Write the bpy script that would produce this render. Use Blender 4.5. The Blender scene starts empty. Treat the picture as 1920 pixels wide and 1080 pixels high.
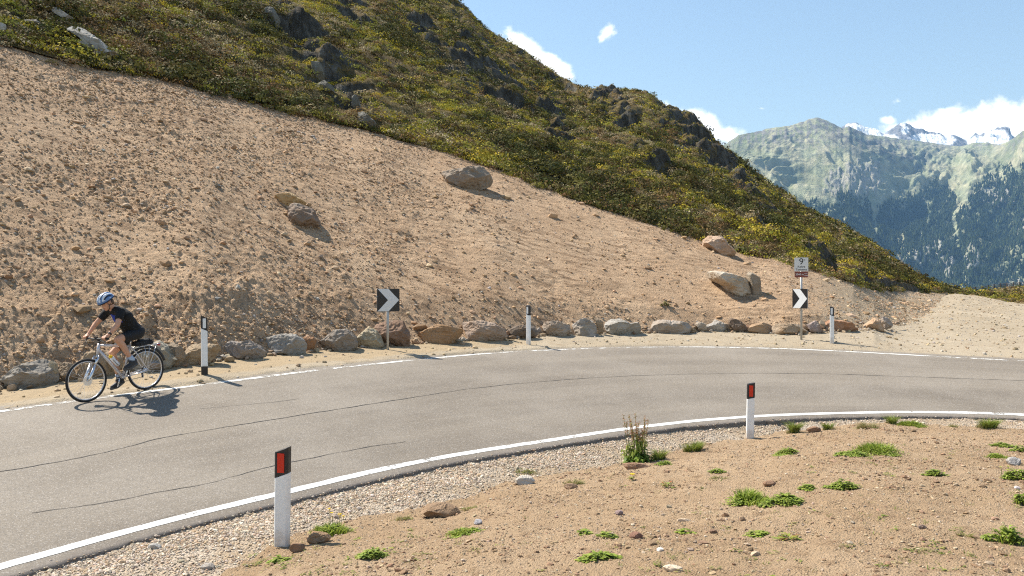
import bpy, bmesh, math, random
import numpy as np
from mathutils import Vector, Matrix, Quaternion

rng = np.random.default_rng(7)
random.seed(7)
scene = bpy.context.scene
col = scene.collection
F, CX, CY = 1600.0, 960.0, 540.0      # the camera's focal length and centre in photo pixels: used to survey positions

def P(px, py, d):
    return Vector(((px - CX) / F * d, d, (CY - py) / F * d))

# ------------------------------------------------------------------ noise
_ang = rng.uniform(0, 2 * np.pi, 256)
_g2 = np.stack([np.cos(_ang), np.sin(_ang)], 1)
_g3 = rng.normal(size=(256, 3)); _g3 /= np.linalg.norm(_g3, axis=1)[:, None]

def _hash(a, b, c, seed):
    n = (a * 374761393 + b * 668265263 + c * 1440662683 + seed * 974634777) & 0xffffffff
    n = ((n ^ (n >> 13)) * 1274126177) & 0xffffffff
    return (n ^ (n >> 16)) & 255

def n2(x, y, seed=0):
    x = np.asarray(x, float); y = np.asarray(y, float)
    xi = np.floor(x).astype(np.int64); yi = np.floor(y).astype(np.int64)
    fx = x - xi; fy = y - yi
    u = fx * fx * fx * (fx * (fx * 6 - 15) + 10); v = fy * fy * fy * (fy * (fy * 6 - 15) + 10)
    def g(i, j):
        k = _g2[_hash(xi + i, yi + j, 0, seed)]
        return k[..., 0] * (fx - i) + k[..., 1] * (fy - j)
    a = g(0, 0) + u * (g(1, 0) - g(0, 0)); b = g(0, 1) + u * (g(1, 1) - g(0, 1))
    return (a + v * (b - a)) * 1.4

def n3(p, seed=0):
    i = np.floor(p).astype(np.int64); f = p - i
    w = f * f * f * (f * (f * 6 - 15) + 10)
    out = 0
    for a in (0, 1):
        for b in (0, 1):
            for c in (0, 1):
                k = _g3[_hash(i[:, 0] + a, i[:, 1] + b, i[:, 2] + c, seed)]
                d = k[:, 0] * (f[:, 0] - a) + k[:, 1] * (f[:, 1] - b) + k[:, 2] * (f[:, 2] - c)
                out = out + d * (w[:, 0] if a else 1 - w[:, 0]) * (w[:, 1] if b else 1 - w[:, 1]) * (w[:, 2] if c else 1 - w[:, 2])
    return out * 1.5

def fbm(x, y, oct=4, seed=0, gain=.5, lac=2.03):
    s = 0; a = 1; t = 0
    for o in range(oct):
        s = s + a * n2(x, y, seed + o); t += a; a *= gain
        x = x * lac + 17.3; y = y * lac + 5.1
    return s / t

def ridged(x, y, oct=4, seed=0, gain=.5, lac=2.03):
    s = 0; a = 1; t = 0
    for o in range(oct):
        s = s + a * (1 - 2 * np.abs(n2(x, y, seed + o))); t += a; a *= gain
        x = x * lac + 11.3; y = y * lac + 7.7
    return s / t

def sstep(a, b, x):
    t = np.clip((x - a) / (b - a), 0, 1)
    return t * t * (3 - 2 * t)

def mix3(a, b, t):
    t = np.asarray(t)[..., None]
    return np.asarray(a) * (1 - t) + np.asarray(b) * t

# ------------------------------------------------------------------ mesh helpers
def link(o, parent=None):
    col.objects.link(o)
    if parent is not None:
        o.parent = parent
    return o

def tag(o, label=None, cat=None, group=None, kind=None):
    if label: o['label'] = label
    if cat: o['category'] = cat
    if group: o['group'] = group
    if kind: o['kind'] = kind
    return o

def mk(name, V, faces, mat=None, parent=None, smooth=False, attrs=None, uv=None, idx=None):
    """One mesh object from arrays. faces: one (n,3) or (n,4) array or a list of them."""
    if not isinstance(faces, (list, tuple)):
        faces = [faces]
    faces = [np.asarray(f, np.int32) for f in faces if len(f)]
    V = np.asarray(V, np.float32)
    me = bpy.data.meshes.new(name)
    me.vertices.add(len(V)); me.vertices.foreach_set('co', V.ravel())
    loops = np.concatenate([f.ravel() for f in faces])
    tot = np.concatenate([np.full(len(f), f.shape[1], np.int32) for f in faces])
    start = np.concatenate([[0], np.cumsum(tot)[:-1]]).astype(np.int32)
    me.loops.add(len(loops)); me.loops.foreach_set('vertex_index', loops)
    me.polygons.add(len(tot)); me.polygons.foreach_set('loop_start', start)
    me.polygons.foreach_set('use_smooth', np.full(len(tot), smooth))
    if idx is not None:
        me.polygons.foreach_set('material_index', np.asarray(idx, np.int32))
    for k, a in (attrs or {}).items():
        a = np.asarray(a, np.float32)
        if a.ndim == 1:
            me.attributes.new(k, 'FLOAT', 'POINT').data.foreach_set('value', a)
        else:
            c = np.ones((len(a), 4), np.float32); c[:, :3] = a
            me.attributes.new(k, 'FLOAT_COLOR', 'POINT').data.foreach_set('color', c.ravel())
    if uv is not None:
        l = me.uv_layers.new(name='UVMap')
        l.data.foreach_set('uv', np.asarray(uv, np.float32)[loops].ravel())
    me.update(calc_edges=True); me.validate()
    for m in (mat if isinstance(mat, (list, tuple)) else [mat]):
        if m: me.materials.append(m)
    return link(bpy.data.objects.new(name, me), parent)

def grid_faces(nr, nc):
    i = np.arange(nr * nc).reshape(nr, nc)
    return np.stack([i[:-1, :-1], i[:-1, 1:], i[1:, 1:], i[1:, :-1]], -1).reshape(-1, 4)

def ico(sub):
    bm = bmesh.new(); bmesh.ops.create_icosphere(bm, subdivisions=sub, radius=1)
    bm.verts.ensure_lookup_table()
    V = np.array([v.co[:] for v in bm.verts]); Fc = np.array([[v.index for v in f.verts] for f in bm.faces])
    bm.free(); return V, Fc

def empty(name, loc=(0, 0, 0), rot=(0, 0, 0)):
    o = bpy.data.objects.new(name, None); o.location = loc; o.rotation_euler = rot
    o.empty_display_size = .2
    return link(o)

class MB:
    """collects simple shapes into one mesh"""
    def __init__(s): s.V = []; s.T = []; s.Q = []; s.n = 0
    def add(s, V, Fc):
        V = np.asarray(V, float); Fc = np.asarray(Fc) + s.n
        (s.Q if Fc.shape[1] == 4 else s.T).append(Fc); s.V.append(V); s.n += len(V); return s
    def box(s, c, size, R=None, top=1.0):
        h = np.array(size) / 2
        v = np.array([[x, y, z] for z in (-1, 1) for x, y in ((-1, -1), (1, -1), (1, 1), (-1, 1))], float)
        v[4:, :2] *= top
        v = v * h
        if R is not None: v = v @ np.array(R).T
        return s.add(v + np.array(c), [[0, 3, 2, 1], [4, 5, 6, 7], [0, 1, 5, 4], [1, 2, 6, 5], [2, 3, 7, 6], [3, 0, 4, 7]])
    def tube(s, pts, rad, seg=10, cap=True, closed=False, flat=1.0):
        pts = [Vector(p) for p in pts]; n = len(pts)
        if not hasattr(rad, '__len__'): rad = [rad] * n
        rings = []; prev = None
        for i in range(n):
            a = pts[i - 1] if (i > 0 or closed) else pts[i]
            b = pts[(i + 1) % n] if (i < n - 1 or closed) else pts[i]
            t = (b - a).normalized()
            if prev is None:
                u = Vector((0, 0, 1)) if abs(t.z) < .9 else Vector((1, 0, 0))
                u = (u - t * u.dot(t)).normalized()
            else:
                u = (prev - t * prev.dot(t)).normalized()
            prev = u; w = t.cross(u)
            rings.append([pts[i] + (u * math.cos(k * 2 * math.pi / seg) + w * math.sin(k * 2 * math.pi / seg) * flat) * rad[i] for k in range(seg)])
        V = [v[:] for r in rings for v in r]
        m = n if closed else n - 1
        Q = [[i * seg + k, i * seg + (k + 1) % seg, ((i + 1) % n) * seg + (k + 1) % seg, ((i + 1) % n) * seg + k] for i in range(m) for k in range(seg)]
        s.add(V, Q)
        if cap and not closed:
            base = s.n - len(V)
            for e, o in ((0, -1), (n - 1, 1)):
                c = s.n; s.V.append(np.array([pts[e][:]])); s.n += 1
                T = [[base + e * seg + k, base + e * seg + (k + 1) % seg, c] for k in range(seg)]
                s.T.append(np.array(T if o > 0 else [t[::-1] for t in T]))
        return s
    def ell(s, c, r, R=None, sub=2):
        V, Fc = ico(sub); V = V * np.array(r)
        if R is not None: V = V @ np.array(R).T
        return s.add(V + np.array(c), Fc)
    def chain(s, pts, rad, seg=12):
        """limb: tapered tube with round ends"""
        s.tube(pts, rad, seg)
        for p, r in zip(pts, rad): s.ell(p, (r, r, r), sub=2)
        return s
    def arrays(s):
        return np.concatenate(s.V), [np.concatenate(q) for q in (s.Q, s.T) if q]
    def build(s, name, mat, parent=None, smooth=False, **k):
        V, f = s.arrays(); return mk(name, V, f, mat, parent, smooth, **k)

def fuse(mb, voxel, smooth_it=3):
    """weld overlapping shapes into ONE continuous surface (voxel remesh); returns V, faces"""
    o = mb.build('tmp', None)
    m = o.modifiers.new('r', 'REMESH'); m.mode = 'VOXEL'; m.voxel_size = voxel
    m2 = o.modifiers.new('s', 'SMOOTH'); m2.iterations = smooth_it; m2.factor = .5
    dg = bpy.context.evaluated_depsgraph_get(); e = o.evaluated_get(dg); me = e.to_mesh()
    V = np.empty(len(me.vertices) * 3); me.vertices.foreach_get('co', V); V = V.reshape(-1, 3)
    Q = np.array([p.vertices[:] for p in me.polygons if len(p.vertices) == 4]).reshape(-1, 4)
    T = np.array([p.vertices[:] for p in me.polygons if len(p.vertices) == 3]).reshape(-1, 3)
    e.to_mesh_clear(); d = o.data; bpy.data.objects.remove(o); bpy.data.meshes.remove(d)
    return V, [f for f in (Q, T) if len(f)]

# ------------------------------------------------------------------ node helpers
class NT:
    def __init__(s, name):
        s.m = bpy.data.materials.new(name); s.m.use_nodes = True
        s.t = s.m.node_tree; s.t.nodes.clear()
        s.out = s.n('ShaderNodeOutputMaterial')
    def n(s, typ, **kw):
        nd = s.t.nodes.new(typ)
        for k, v in kw.items(): setattr(nd, k, v)
        return nd
    def put(s, sock, v):
        if hasattr(v, 'is_output') or isinstance(v, bpy.types.NodeSocket): s.t.links.new(v, sock)
        elif isinstance(v, (tuple, list)) and sock.type == 'RGBA' and len(v) == 3: sock.default_value = (*v, 1)
        else: sock.default_value = v
    def geo(s): return s.n('ShaderNodeNewGeometry').outputs['Position']
    def obj(s): return s.n('ShaderNodeTexCoord').outputs['Object']
    def uv(s): return s.n('ShaderNodeTexCoord').outputs['UV']
    def attr(s, name, out='Color'):
        return s.n('ShaderNodeAttribute', attribute_name=name).outputs[out]
    def noise(s, co, scale, detail=4, rough=.55, dist=0.0, out='Fac'):
        nd = s.n('ShaderNodeTexNoise'); s.put(nd.inputs['Vector'], co)
        nd.inputs['Scale'].default_value = scale; nd.inputs['Detail'].default_value = detail
        nd.inputs['Roughness'].default_value = rough; nd.inputs['Distortion'].default_value = dist
        return nd.outputs[out]
    def voro(s, co, scale, feature='F1', out='Distance', rand=1.0):
        nd = s.n('ShaderNodeTexVoronoi', feature=feature); s.put(nd.inputs['Vector'], co)
        nd.inputs['Scale'].default_value = scale; nd.inputs['Randomness'].default_value = rand
        return nd.outputs[out]
    def vscale(s, co, sc, rot=(0, 0, 0)):
        nd = s.n('ShaderNodeMapping'); s.put(nd.inputs['Vector'], co)
        nd.inputs['Scale'].default_value = sc; nd.inputs['Rotation'].default_value = rot
        return nd.outputs[0]
    def ramp(s, f, stops, interp='LINEAR'):
        nd = s.n('ShaderNodeValToRGB'); s.put(nd.inputs[0], f); cr = nd.color_ramp; cr.interpolation = interp
        while len(cr.elements) < len(stops): cr.elements.new(.5)
        for e, (p, c) in zip(cr.elements, stops):
            e.position = p; e.color = (*c, 1) if hasattr(c, '__len__') else (c, c, c, 1)
        return nd.outputs[0]
    def mix(s, f, a, b, mode='MIX'):
        nd = s.n('ShaderNodeMix', data_type='RGBA', blend_type=mode)
        s.put(nd.inputs[0], f); s.put(nd.inputs[6], a); s.put(nd.inputs[7], b); return nd.outputs[2]
    def math(s, op, a, b=0.0, c=0.0, clamp=False):
        nd = s.n('ShaderNodeMath', operation=op, use_clamp=clamp)
        s.put(nd.inputs[0], a); s.put(nd.inputs[1], b); s.put(nd.inputs[2], c); return nd.outputs[0]
    def mr(s, v, a, b, c=0.0, d=1.0):
        nd = s.n('ShaderNodeMapRange'); s.put(nd.inputs[0], v)
        for i, x in enumerate((a, b, c, d)): nd.inputs[i + 1].default_value = x
        return nd.outputs[0]
    def bump(s, h, strength=.5, dist=.02, nrm=None):
        nd = s.n('ShaderNodeBump'); nd.inputs['Strength'].default_value = strength; nd.inputs['Distance'].default_value = dist
        s.put(nd.inputs['Height'], h)
        if nrm is not None: s.put(nd.inputs['Normal'], nrm)
        return nd.outputs[0]
    def done(s, color, rough=.9, normal=None, metal=0.0, spec=.3, trans=None, alpha=None, **kw):
        b = s.n('ShaderNodeBsdfPrincipled')
        s.put(b.inputs['Base Color'], color); s.put(b.inputs['Roughness'], rough); s.put(b.inputs['Metallic'], metal)
        b.inputs['Specular IOR Level'].default_value = spec
        if normal is not None: s.put(b.inputs['Normal'], normal)
        for k, v in kw.items(): s.put(b.inputs[k.replace('_', ' ')], v)
        o = b.outputs[0]
        if trans is not None:
            t = s.n('ShaderNodeBsdfTranslucent'); s.put(t.inputs[0], color)
            mx = s.n('ShaderNodeMixShader'); mx.inputs[0].default_value = trans
            s.t.links.new(o, mx.inputs[1]); s.t.links.new(t.outputs[0], mx.inputs[2]); o = mx.outputs[0]
        if alpha is not None:
            t = s.n('ShaderNodeBsdfTransparent'); mx = s.n('ShaderNodeMixShader'); s.put(mx.inputs[0], alpha)
            s.t.links.new(t.outputs[0], mx.inputs[1]); s.t.links.new(o, mx.inputs[2]); o = mx.outputs[0]
        s.t.links.new(o, s.out.inputs[0]); return s.m

def plain(name, c, rough=.5, metal=0.0, spec=.4, var=.12, scale=30, bump=0.0):
    """painted or moulded surface with slight uneven wear"""
    m = NT(name); co = m.obj()
    f = m.noise(co, scale, 5, .6)
    c2 = tuple(x * (1 - var) for x in c)
    nb = m.bump(m.noise(co, scale * 4, 3), bump, .005) if bump else None
    return m.done(m.mix(f, c2, c), m.mr(f, .2, .8, max(rough - .1, .03), min(rough + .12, 1)), nb, metal, spec)
DENOISE = False
# ------------------------------------------------------------------ light and air
SUNP, SKY, EXPO, HAZE = 5.0, .082, .98, 6.5e-5
CLOUD_RGB = (11.5, 11.3, 10.6)
CLOUDS = [  # bearing and height in photo pixels, half axes, turn, weight
    (985, 92, 60, 26, 36, 1.0), (1030, 122, 62, 24, 30, 1.0), (968, 72, 20, 16, 0, .8), (1137, 62, 34, 24, -35, .62), (1128, 72, 20, 18, 0, .6),
    (1190, 182, 26, 13, 10, .9), (1250, 212, 58, 22, 28, 1.0), (1310, 240, 80, 36, 18, 1.05), (1360, 252, 44, 22, 0, 1.0),
    (1700, 246, 66, 24, 0, 1.0), (1785, 236, 100, 36, -6, 1.05), (1880, 232, 120, 44, -8, 1.1), (1960, 215, 90, 40, -10, 1.1), (1668, 226, 26, 14, 0, .8), (1780, 208, 50, 14, -5, .75),
    (1685, 190, 44, 16, -4, .30), (1428, 203, 26, 9, 8, .26), (2150, 190, 120, 50, 0, 1.0)]
# ------------------------------------------------------------------ survey of the place (photo pixel, height or distance)
def smooth1(a, k):
    w = np.exp(-.5 * (np.arange(-3 * k, 3 * k + 1) / k) ** 2); w /= w.sum()
    lo = 2 * a[:1] - a[1:3 * k + 1][::-1]; hi = 2 * a[-1:] - a[-3 * k - 1:-1][::-1]
    return np.convolve(np.concatenate([lo, a, hi]), w, 'valid')

def curve(pts, n=500, k=9):
    p = np.array(pts, float); s = np.concatenate([[0], np.cumsum(np.linalg.norm(np.diff(p[:, :2], axis=0), axis=1))])
    q = np.linspace(0, s[-1], n)
    return np.stack([smooth1(np.interp(q, s, p[:, i]), k) for i in range(3)], 1)

def from_px(rows):       # (px, py, z) -> world
    out = []
    for px, py, z in rows:
        d = -z * F / (py - CY); out.append(((px - CX) / F * d, d, z))
    return out

INNER = curve([(-6.98, 4.58, -2.66), (-5.86, 6.24, -2.63)] + from_px([
    (0, 1067, -2.6), (200, 1008, -2.58), (400, 957, -2.56), (544, 925, -2.55), (712, 883, -2.53), (869, 852, -2.52), (1000, 832, -2.51),
    (1168, 806, -2.5), (1306, 790, -2.5), (1412, 782, -2.5), (1500, 778, -2.505), (1695, 774, -2.52), (1817, 776, -2.55), (1920, 780, -2.6)])
    + [(12.5, 16.7, -2.68), (14.2, 15.2, -2.75), (15.0, 13.2, -2.8)])
OUTER = curve([(-11.5, 6.8, -1.95), (-10.36, 8.45, -1.9), (-8.68, 10.94, -1.84)] + from_px([
    (0, 770, -1.815), (130, 752, -1.80), (230, 737, -1.76), (385, 719, -1.64), (470, 707, -1.61), (557, 695, -1.585), (670, 683, -1.575), (762, 674, -1.57), (907, 661, -1.555),
    (1057, 653.5, -1.55), (1220, 649, -1.55), (1308, 649, -1.57), (1471, 652, -1.6), (1633, 660, -1.68), (1772, 668, -1.75), (1920, 675, -1.8)])
    + [(15, 20, -1.9), (17, 18, -2.0), (18.3, 15.5, -2.1), (18.6, 13, -2.2)])

def offset(c, dist):
    t = np.gradient(c[:, :2], axis=0); t /= np.linalg.norm(t, axis=1)[:, None]
    n = np.stack([-t[:, 1], t[:, 0]], 1)           # to the left of travel = outwards
    o = c.copy(); o[:, :2] += n * np.asarray(dist).reshape(-1, 1) if np.ndim(dist) else n * dist
    return o
_s = np.linspace(0, 1, 500)
EDGE_IN = offset(INNER, -.20); EDGE_IN[:, 2] -= .02
JAG_IN = offset(INNER, -.27 + .07 * fbm(_s * 40, _s * 0 + 3, 3, 5) + .10 * fbm(_s * 190, _s * 0, 3, 6)); JAG_IN[:, 2] -= .034
EDGE_OUT = offset(OUTER, .30); EDGE_OUT[:, 2] += .015
JAG_OUT = offset(OUTER, .46 + .16 * fbm(_s * 35, _s * 0 + 9, 4, 8) + .10 * fbm(_s * 120, _s * 0 + 2, 3, 9)); JAG_OUT[:, 2] += .012

def by_px(c, px):                                  # distance and height of a kerb-to-kerb curve in the bearing of px
    p = CX + F * c[:, 0] / c[:, 1]
    return np.interp(px, p, c[:, 1]), np.interp(px, p, c[:, 2])

def tab(rows, px):
    r = np.array(rows, float); return [np.interp(px, r[:, 0], r[:, i]) for i in range(1, r.shape[1])]

# soil / gravel boundary: px, distance, height
SOIL = [(-600, 4.6, -2.7), (-400, 5.2, -2.69), (0, 6.6, -2.68), (300, 7.35, -2.67), (440, 8.0, -2.665), (515, 8.75, -2.67), (560, 9.2, -2.675), (640, 9.75, -2.69),
        (760, 10.2, -2.7), (850, 10.75, -2.71), (960, 11.9, -2.72), (1060, 12.4, -2.725), (1130, 12.85, -2.73), (1190, 13.4, -2.73), (1290, 14.5, -2.735),
        (1410, 15.5, -2.74), (1480, 16.0, -2.7), (1560, 16.15, -2.64), (1660, 16.4, -2.62), (1800, 16.1, -2.63), (1920, 15.95, -2.65), (2200, 14.5, -2.8), (2600, 12.0, -2.9)]
# foot of the bank, where the boulders lie
ROCKS = [(-600, 11.2, -1.85), (-300, 12.6, -1.8), (0, 14.4, -1.75), (100, 15.0, -1.68), (200, 15.6, -1.58), (300, 16.1, -1.5), (382, 16.5, -1.47), (460, 17.5, -1.45), (540, 18.5, -1.45), (640, 19.6, -1.43),
         (700, 20.3, -1.42), (770, 21.0, -1.41), (860, 21.8, -1.37), (930, 22.3, -1.36), (1040, 23.8, -1.34), (1160, 24.8, -1.35), (1260, 25.3, -1.35), (1340, 25.9, -1.33),
         (1440, 25.6, -1.36), (1500, 25.3, -1.39), (1560, 26.0, -1.33), (1650, 27.2, -1.32), (1675, 28.6, -1.28), (1710, 30.9, -1.1), (1740, 36, -.9), (1760, 45, -.7), (1775, 56, -.42),
         (1800, 58, -.435), (1850, 55, -.69), (1920, 50, -1.0), (2100, 45, -1.4), (2600, 40, -2.0)]
# top of the bare bank: px, py, distance
BANK = [(-600, -60, 22.5), (-300, 0, 25), (0, 75, 27.6), (90, 100, 28.6), (200, 128, 30), (330, 150, 31.8), (450, 185, 33.4), (550, 208, 34.8), (650, 232, 36), (715, 243, 36.6), (800, 272, 37), (880, 296, 36.8),
        (960, 325, 36.4), (1040, 357, 36), (1120, 383, 35.7), (1200, 410, 35.4), (1290, 440, 35.1), (1330, 452, 35), (1400, 475, 34.5), (1480, 492, 34.3), (1540, 512, 34.8), (1600, 530, 36.5),
        (1640, 540, 41), (1700, 546, 50), (1750, 549, 55), (1775, 552, 56.5), (1800, 552, 58.5), (1850, 560, 55.5), (1920, 572, 50.5), (2100, 590, 45.5), (2600, 620, 40.5)]
# skyline of the green hill: px, py, distance
CREST = [(-700, -1150, 210), (0, -640, 230), (400, -340, 215), (700, -110, 180), (845, 0, 160), (880, 30, 158), (905, 60, 156), (960, 100, 153), (1010, 130, 150), (1050, 157, 147), (1080, 168, 146), (1110, 174, 146),
         (1150, 180, 148), (1190, 178, 148), (1215, 186, 146), (1240, 207, 144), (1290, 240, 140), (1320, 265, 137), (1350, 292, 135), (1400, 335, 131), (1450, 372, 127), (1500, 405, 122), (1560, 437, 114),
         (1610, 465, 106), (1650, 490, 100), (1700, 518, 92), (1740, 535, 86), (1790, 546, 80), (1830, 549.5, 78), (1855, 547.5, 78), (1880, 543, 80), (1920, 538.5, 84), (2050, 532, 90), (2600, 545, 90)]

def bank_z(px):
    y, d = tab(BANK, px); return d, (CY - y) / F * d

# ------------------------------------------------------------------ materials of the ground
def soil_mat(name, c_lo, c_hi, c_dark, scale=1.0, bump=1.0, other=None, streak=None):
    m = NT(name); co = m.geo()
    big = m.noise(co, .35 * scale, 5, .6); mid = m.noise(co, 3.1 * scale, 6, .65); fine = m.noise(co, 26 * scale, 5, .7); grit = m.voro(co, 42 * scale)
    c = m.mix(m.mr(big, .35, .68), c_lo, c_hi)
    c = m.mix(m.mr(mid, .52, .72), c, c_dark)
    c = m.mix(m.mr(fine, .60, .75, 0, .75), c, tuple(min(1, x * 1.45) for x in c_hi))
    c = m.mix(m.mr(fine, .40, .27, 0, .6), c, tuple(x * .62 for x in c_lo))
    if streak:     # darker brown in short streaks down the bank
        s1 = m.noise(m.vscale(co, (1.1, 4.2, 4.2), (0, 0, .35)), 1.0, 5, .62); s2 = m.noise(co, .28, 4, .6)
        f = m.math('MULTIPLY', m.mr(s1, .48, .60), m.mr(s2, .38, .56, .25, .95)); c = m.mix(f, c, streak)
    if other:      # a second soil, spread by the surveyed attribute
        a = m.math('ADD', m.attr('soil', 'Fac'), m.math('MULTIPLY', m.math('SUBTRACT', mid, .5), .9))
        c = m.mix(m.mr(a, .3, .7), c, m.mix(m.mr(fine, .35, .7), tuple(x * .82 for x in other), other))
    h = m.math('ADD', m.math('MULTIPLY', fine, .9), m.math('MULTIPLY', grit, -.4)); h = m.math('ADD', h, m.math('MULTIPLY', mid, 1.3))
    return m.done(c, .95, m.bump(h, .9 * bump, .05 / scale), spec=.15)

M_DIRT = soil_mat('loose_dirt', (.452, .306, .188), (.535, .382, .246), (.35, .232, .14), 1.0, 1.2, (.44, .345, .235), (.255, .165, .098))
M_SAND = soil_mat('sandy_verge', (.325, .265, .185), (.38, .318, .232), (.285, .22, .145), .9, .6, (.385, .295, .185))
M_SOIL = soil_mat('tan_soil', (.365, .25, .147), (.455, .328, .208), (.275, .18, .104), 1.5, 1.3)
M_CLOD = soil_mat('dirt_clod', (.33, .23, .145), (.42, .31, .20), (.25, .165, .10), 3.0, .6)

def stone_attr_mat(name, rough=.9):
    m = NT(name); co = m.geo(); c = m.attr('tint')
    f = m.noise(co, 60, 4, .6)
    c = m.mix(m.mr(f, .3, .7), m.mix(1.0, c, (.72, .70, .68), 'MULTIPLY'), c)
    return m.done(c, rough, m.bump(f, .4, .01), spec=.25)
M_STONE = stone_attr_mat('loose_stone')

def asphalt_mat():
    m = NT('worn_asphalt'); uv = m.uv(); co = m.geo()
    streak = m.noise(m.vscale(uv, (.05, 5.5, 1)), 1.0, 6, .62); patch = m.noise(co, .45, 5, .6); agg = m.voro(co, 92, out='Color'); grit = m.noise(co, 120, 3, .7)
    c = m.mix(m.mr(streak, .40, .62), (.162, .134, .102), (.225, .189, .145))
    c = m.mix(m.mr(patch, .42, .68, 0, .7), c, (.262, .226, .182))
    sep = m.n('ShaderNodeSeparateColor'); m.t.links.new(agg, sep.inputs[0])
    c = m.mix(m.mr(sep.outputs[0], .72, 1.0, 0, .6), c, (.44, .40, .355))
    c = m.mix(m.mr(sep.outputs[1], .66, 1.0, 0, .55), c, (.085, .08, .075))
    # sand blown in along the outer edge, crumbling dark edge on the inner side
    v = m.n('ShaderNodeSeparateXYZ'); m.t.links.new(uv, v.inputs[0])
    ed = m.math('ADD', v.outputs[1], m.math('MULTIPLY', m.noise(co, 2.2, 5, .65), .10))
    c = m.mix(m.mr(ed, 1.035, 1.09, 0, .7), c, (.34, .275, .19))
    dk = m.math('ADD', v.outputs[1], m.math('MULTIPLY', m.noise(co, 9, 5, .7), .03))
    c = m.mix(m.mr(dk, .030, .008, 0, .75), c, (.145, .122, .105))
    h = m.math('ADD', sep.outputs[0], grit)
    return m.done(c, .82, m.bump(h, .55, .006), spec=.35)
M_ASPHALT = asphalt_mat()

def paint_mat(name, wear, c=(.78, .77, .74)):
    m = NT(name); co = m.geo(); uv = m.uv()
    f = m.math('ADD', m.math('MULTIPLY', m.noise(co, 5, 6, .75), .62), m.math('MULTIPLY', m.noise(co, 42, 4, .7), .38))
    lf = m.noise(co, .55, 3, .5)
    f = m.math('ADD', f, m.math('MULTIPLY', m.math('SUBTRACT', lf, .5), .35))
    a = m.mr(f, wear, wear + .06, 0, 1)
    return m.done(m.mix(m.noise(co, 20, 4), tuple(x * .84 for x in c), c), .7, m.bump(f, .3, .004), alpha=a)
M_LINE = paint_mat('white_line_paint', .385)
M_LINE_OLD = paint_mat('worn_line_paint', .455, (.72, .70, .65))

# ------------------------------------------------------------------ road
NR = 28
def lerp_rows(a, b, n):
    t = np.linspace(0, 1, n)[:, None, None]; return a[None] * (1 - t) + b[None] * t
def arclen(c): return np.concatenate([[0], np.cumsum(np.linalg.norm(np.diff(c[:, :2], axis=0), axis=1))])

def road_surface():
    G = lerp_rows(EDGE_IN, EDGE_OUT, NR)
    # a slight bow in the middle and a rounded shoulder on the inner side
    t = np.linspace(0, 1, NR)[:, None]
    G[..., 2] += .05 * np.sin(np.pi * t)
    s = arclen((INNER + OUTER) / 2)
    uv = np.stack([np.broadcast_to(s, (NR, len(s))), np.broadcast_to(t, (NR, len(s)))], -1).reshape(-1, 2)
    lo_in = JAG_IN.copy(); lo_in[:, 2] -= .07; lo_out = JAG_OUT.copy(); lo_out[:, 2] -= .06
    V = np.concatenate([lo_in[None], JAG_IN[None], G, JAG_OUT[None], lo_out[None]])
    e0 = uv[:len(s)].copy(); e0[:, 1] = -.02; e1 = uv[-len(s):].copy(); e1[:, 1] = 1.03
    uv = np.concatenate([e0, e0, uv, e1, e1])
    o = mk('road', V.reshape(-1, 3), grid_faces(NR + 4, len(s)), M_ASPHALT, smooth=True, uv=uv)
    tag(o, kind='structure')
    return G
ROAD = road_surface()
from mathutils.bvhtree import BVHTree
ROADT = BVHTree.FromPolygons([tuple(v) for v in ROAD.reshape(-1, 3)], [tuple(int(i) for i in f) for f in grid_faces(*ROAD.shape[:2])])

def road_at(px, py):
    """point of the road surface seen in the direction (px, py)"""
    di, zi = by_px(EDGE_IN, px); do, zo = by_px(EDGE_OUT, px); r = (CY - py) / F
    t = 0.5
    for _ in range(3):
        b = .05 * math.sin(math.pi * min(max(t, 0), 1))
        t = (r * di - zi - b) / ((zo - zi) - r * (do - di))
    d = di + t * (do - di)
    return Vector(((px - CX) / F * d, d, zi + t * (zo - zi) + .05 * math.sin(math.pi * min(max(t, 0), 1))))

def road_z(x, y):
    px = CX + F * x / y; di, zi = by_px(EDGE_IN, px); do, zo = by_px(EDGE_OUT, px)
    t = (y - di) / (do - di); return zi + t * (zo - zi) + .05 * math.sin(math.pi * min(max(t, 0), 1))

def surf_z(c):           # heights of a curve laid on the road mesh
    out = c.copy()
    for i in range(len(c)):
        h = ROADT.ray_cast(Vector((c[i, 0], c[i, 1], 5)), Vector((0, 0, -1)))[0]
        if h is not None: out[i, 2] = h.z
    return out

def ribbon(name, c, width, mat, lift=.004, jag=0.0, seed=0):
    s = arclen(c); n = len(c)
    wl = width / 2 * (1 + jag * fbm(s * 3, s * 0, 3, seed)); wr = width / 2 * (1 + jag * fbm(s * 3, s * 0 + 7, 3, seed + 3))
    a = surf_z(offset(c, -wr)); m_ = surf_z(c); b = surf_z(offset(c, wl))
    V = np.stack([a, m_, b]); V[..., 2] += lift
    uv = np.stack([np.broadcast_to(s, (3, n)), np.broadcast_to(np.array([0, .5, 1])[:, None], (3, n))], -1).reshape(-1, 2)
    o = mk(name, V.reshape(-1, 3), grid_faces(3, n), mat, smooth=True, uv=uv)
    return tag(o, kind='structure')
ribbon('road_line', INNER, .118, M_LINE, .004, .25, 3)
ribbon('road_line', OUTER, .10, M_LINE_OLD, .005, .2, 9)

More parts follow.
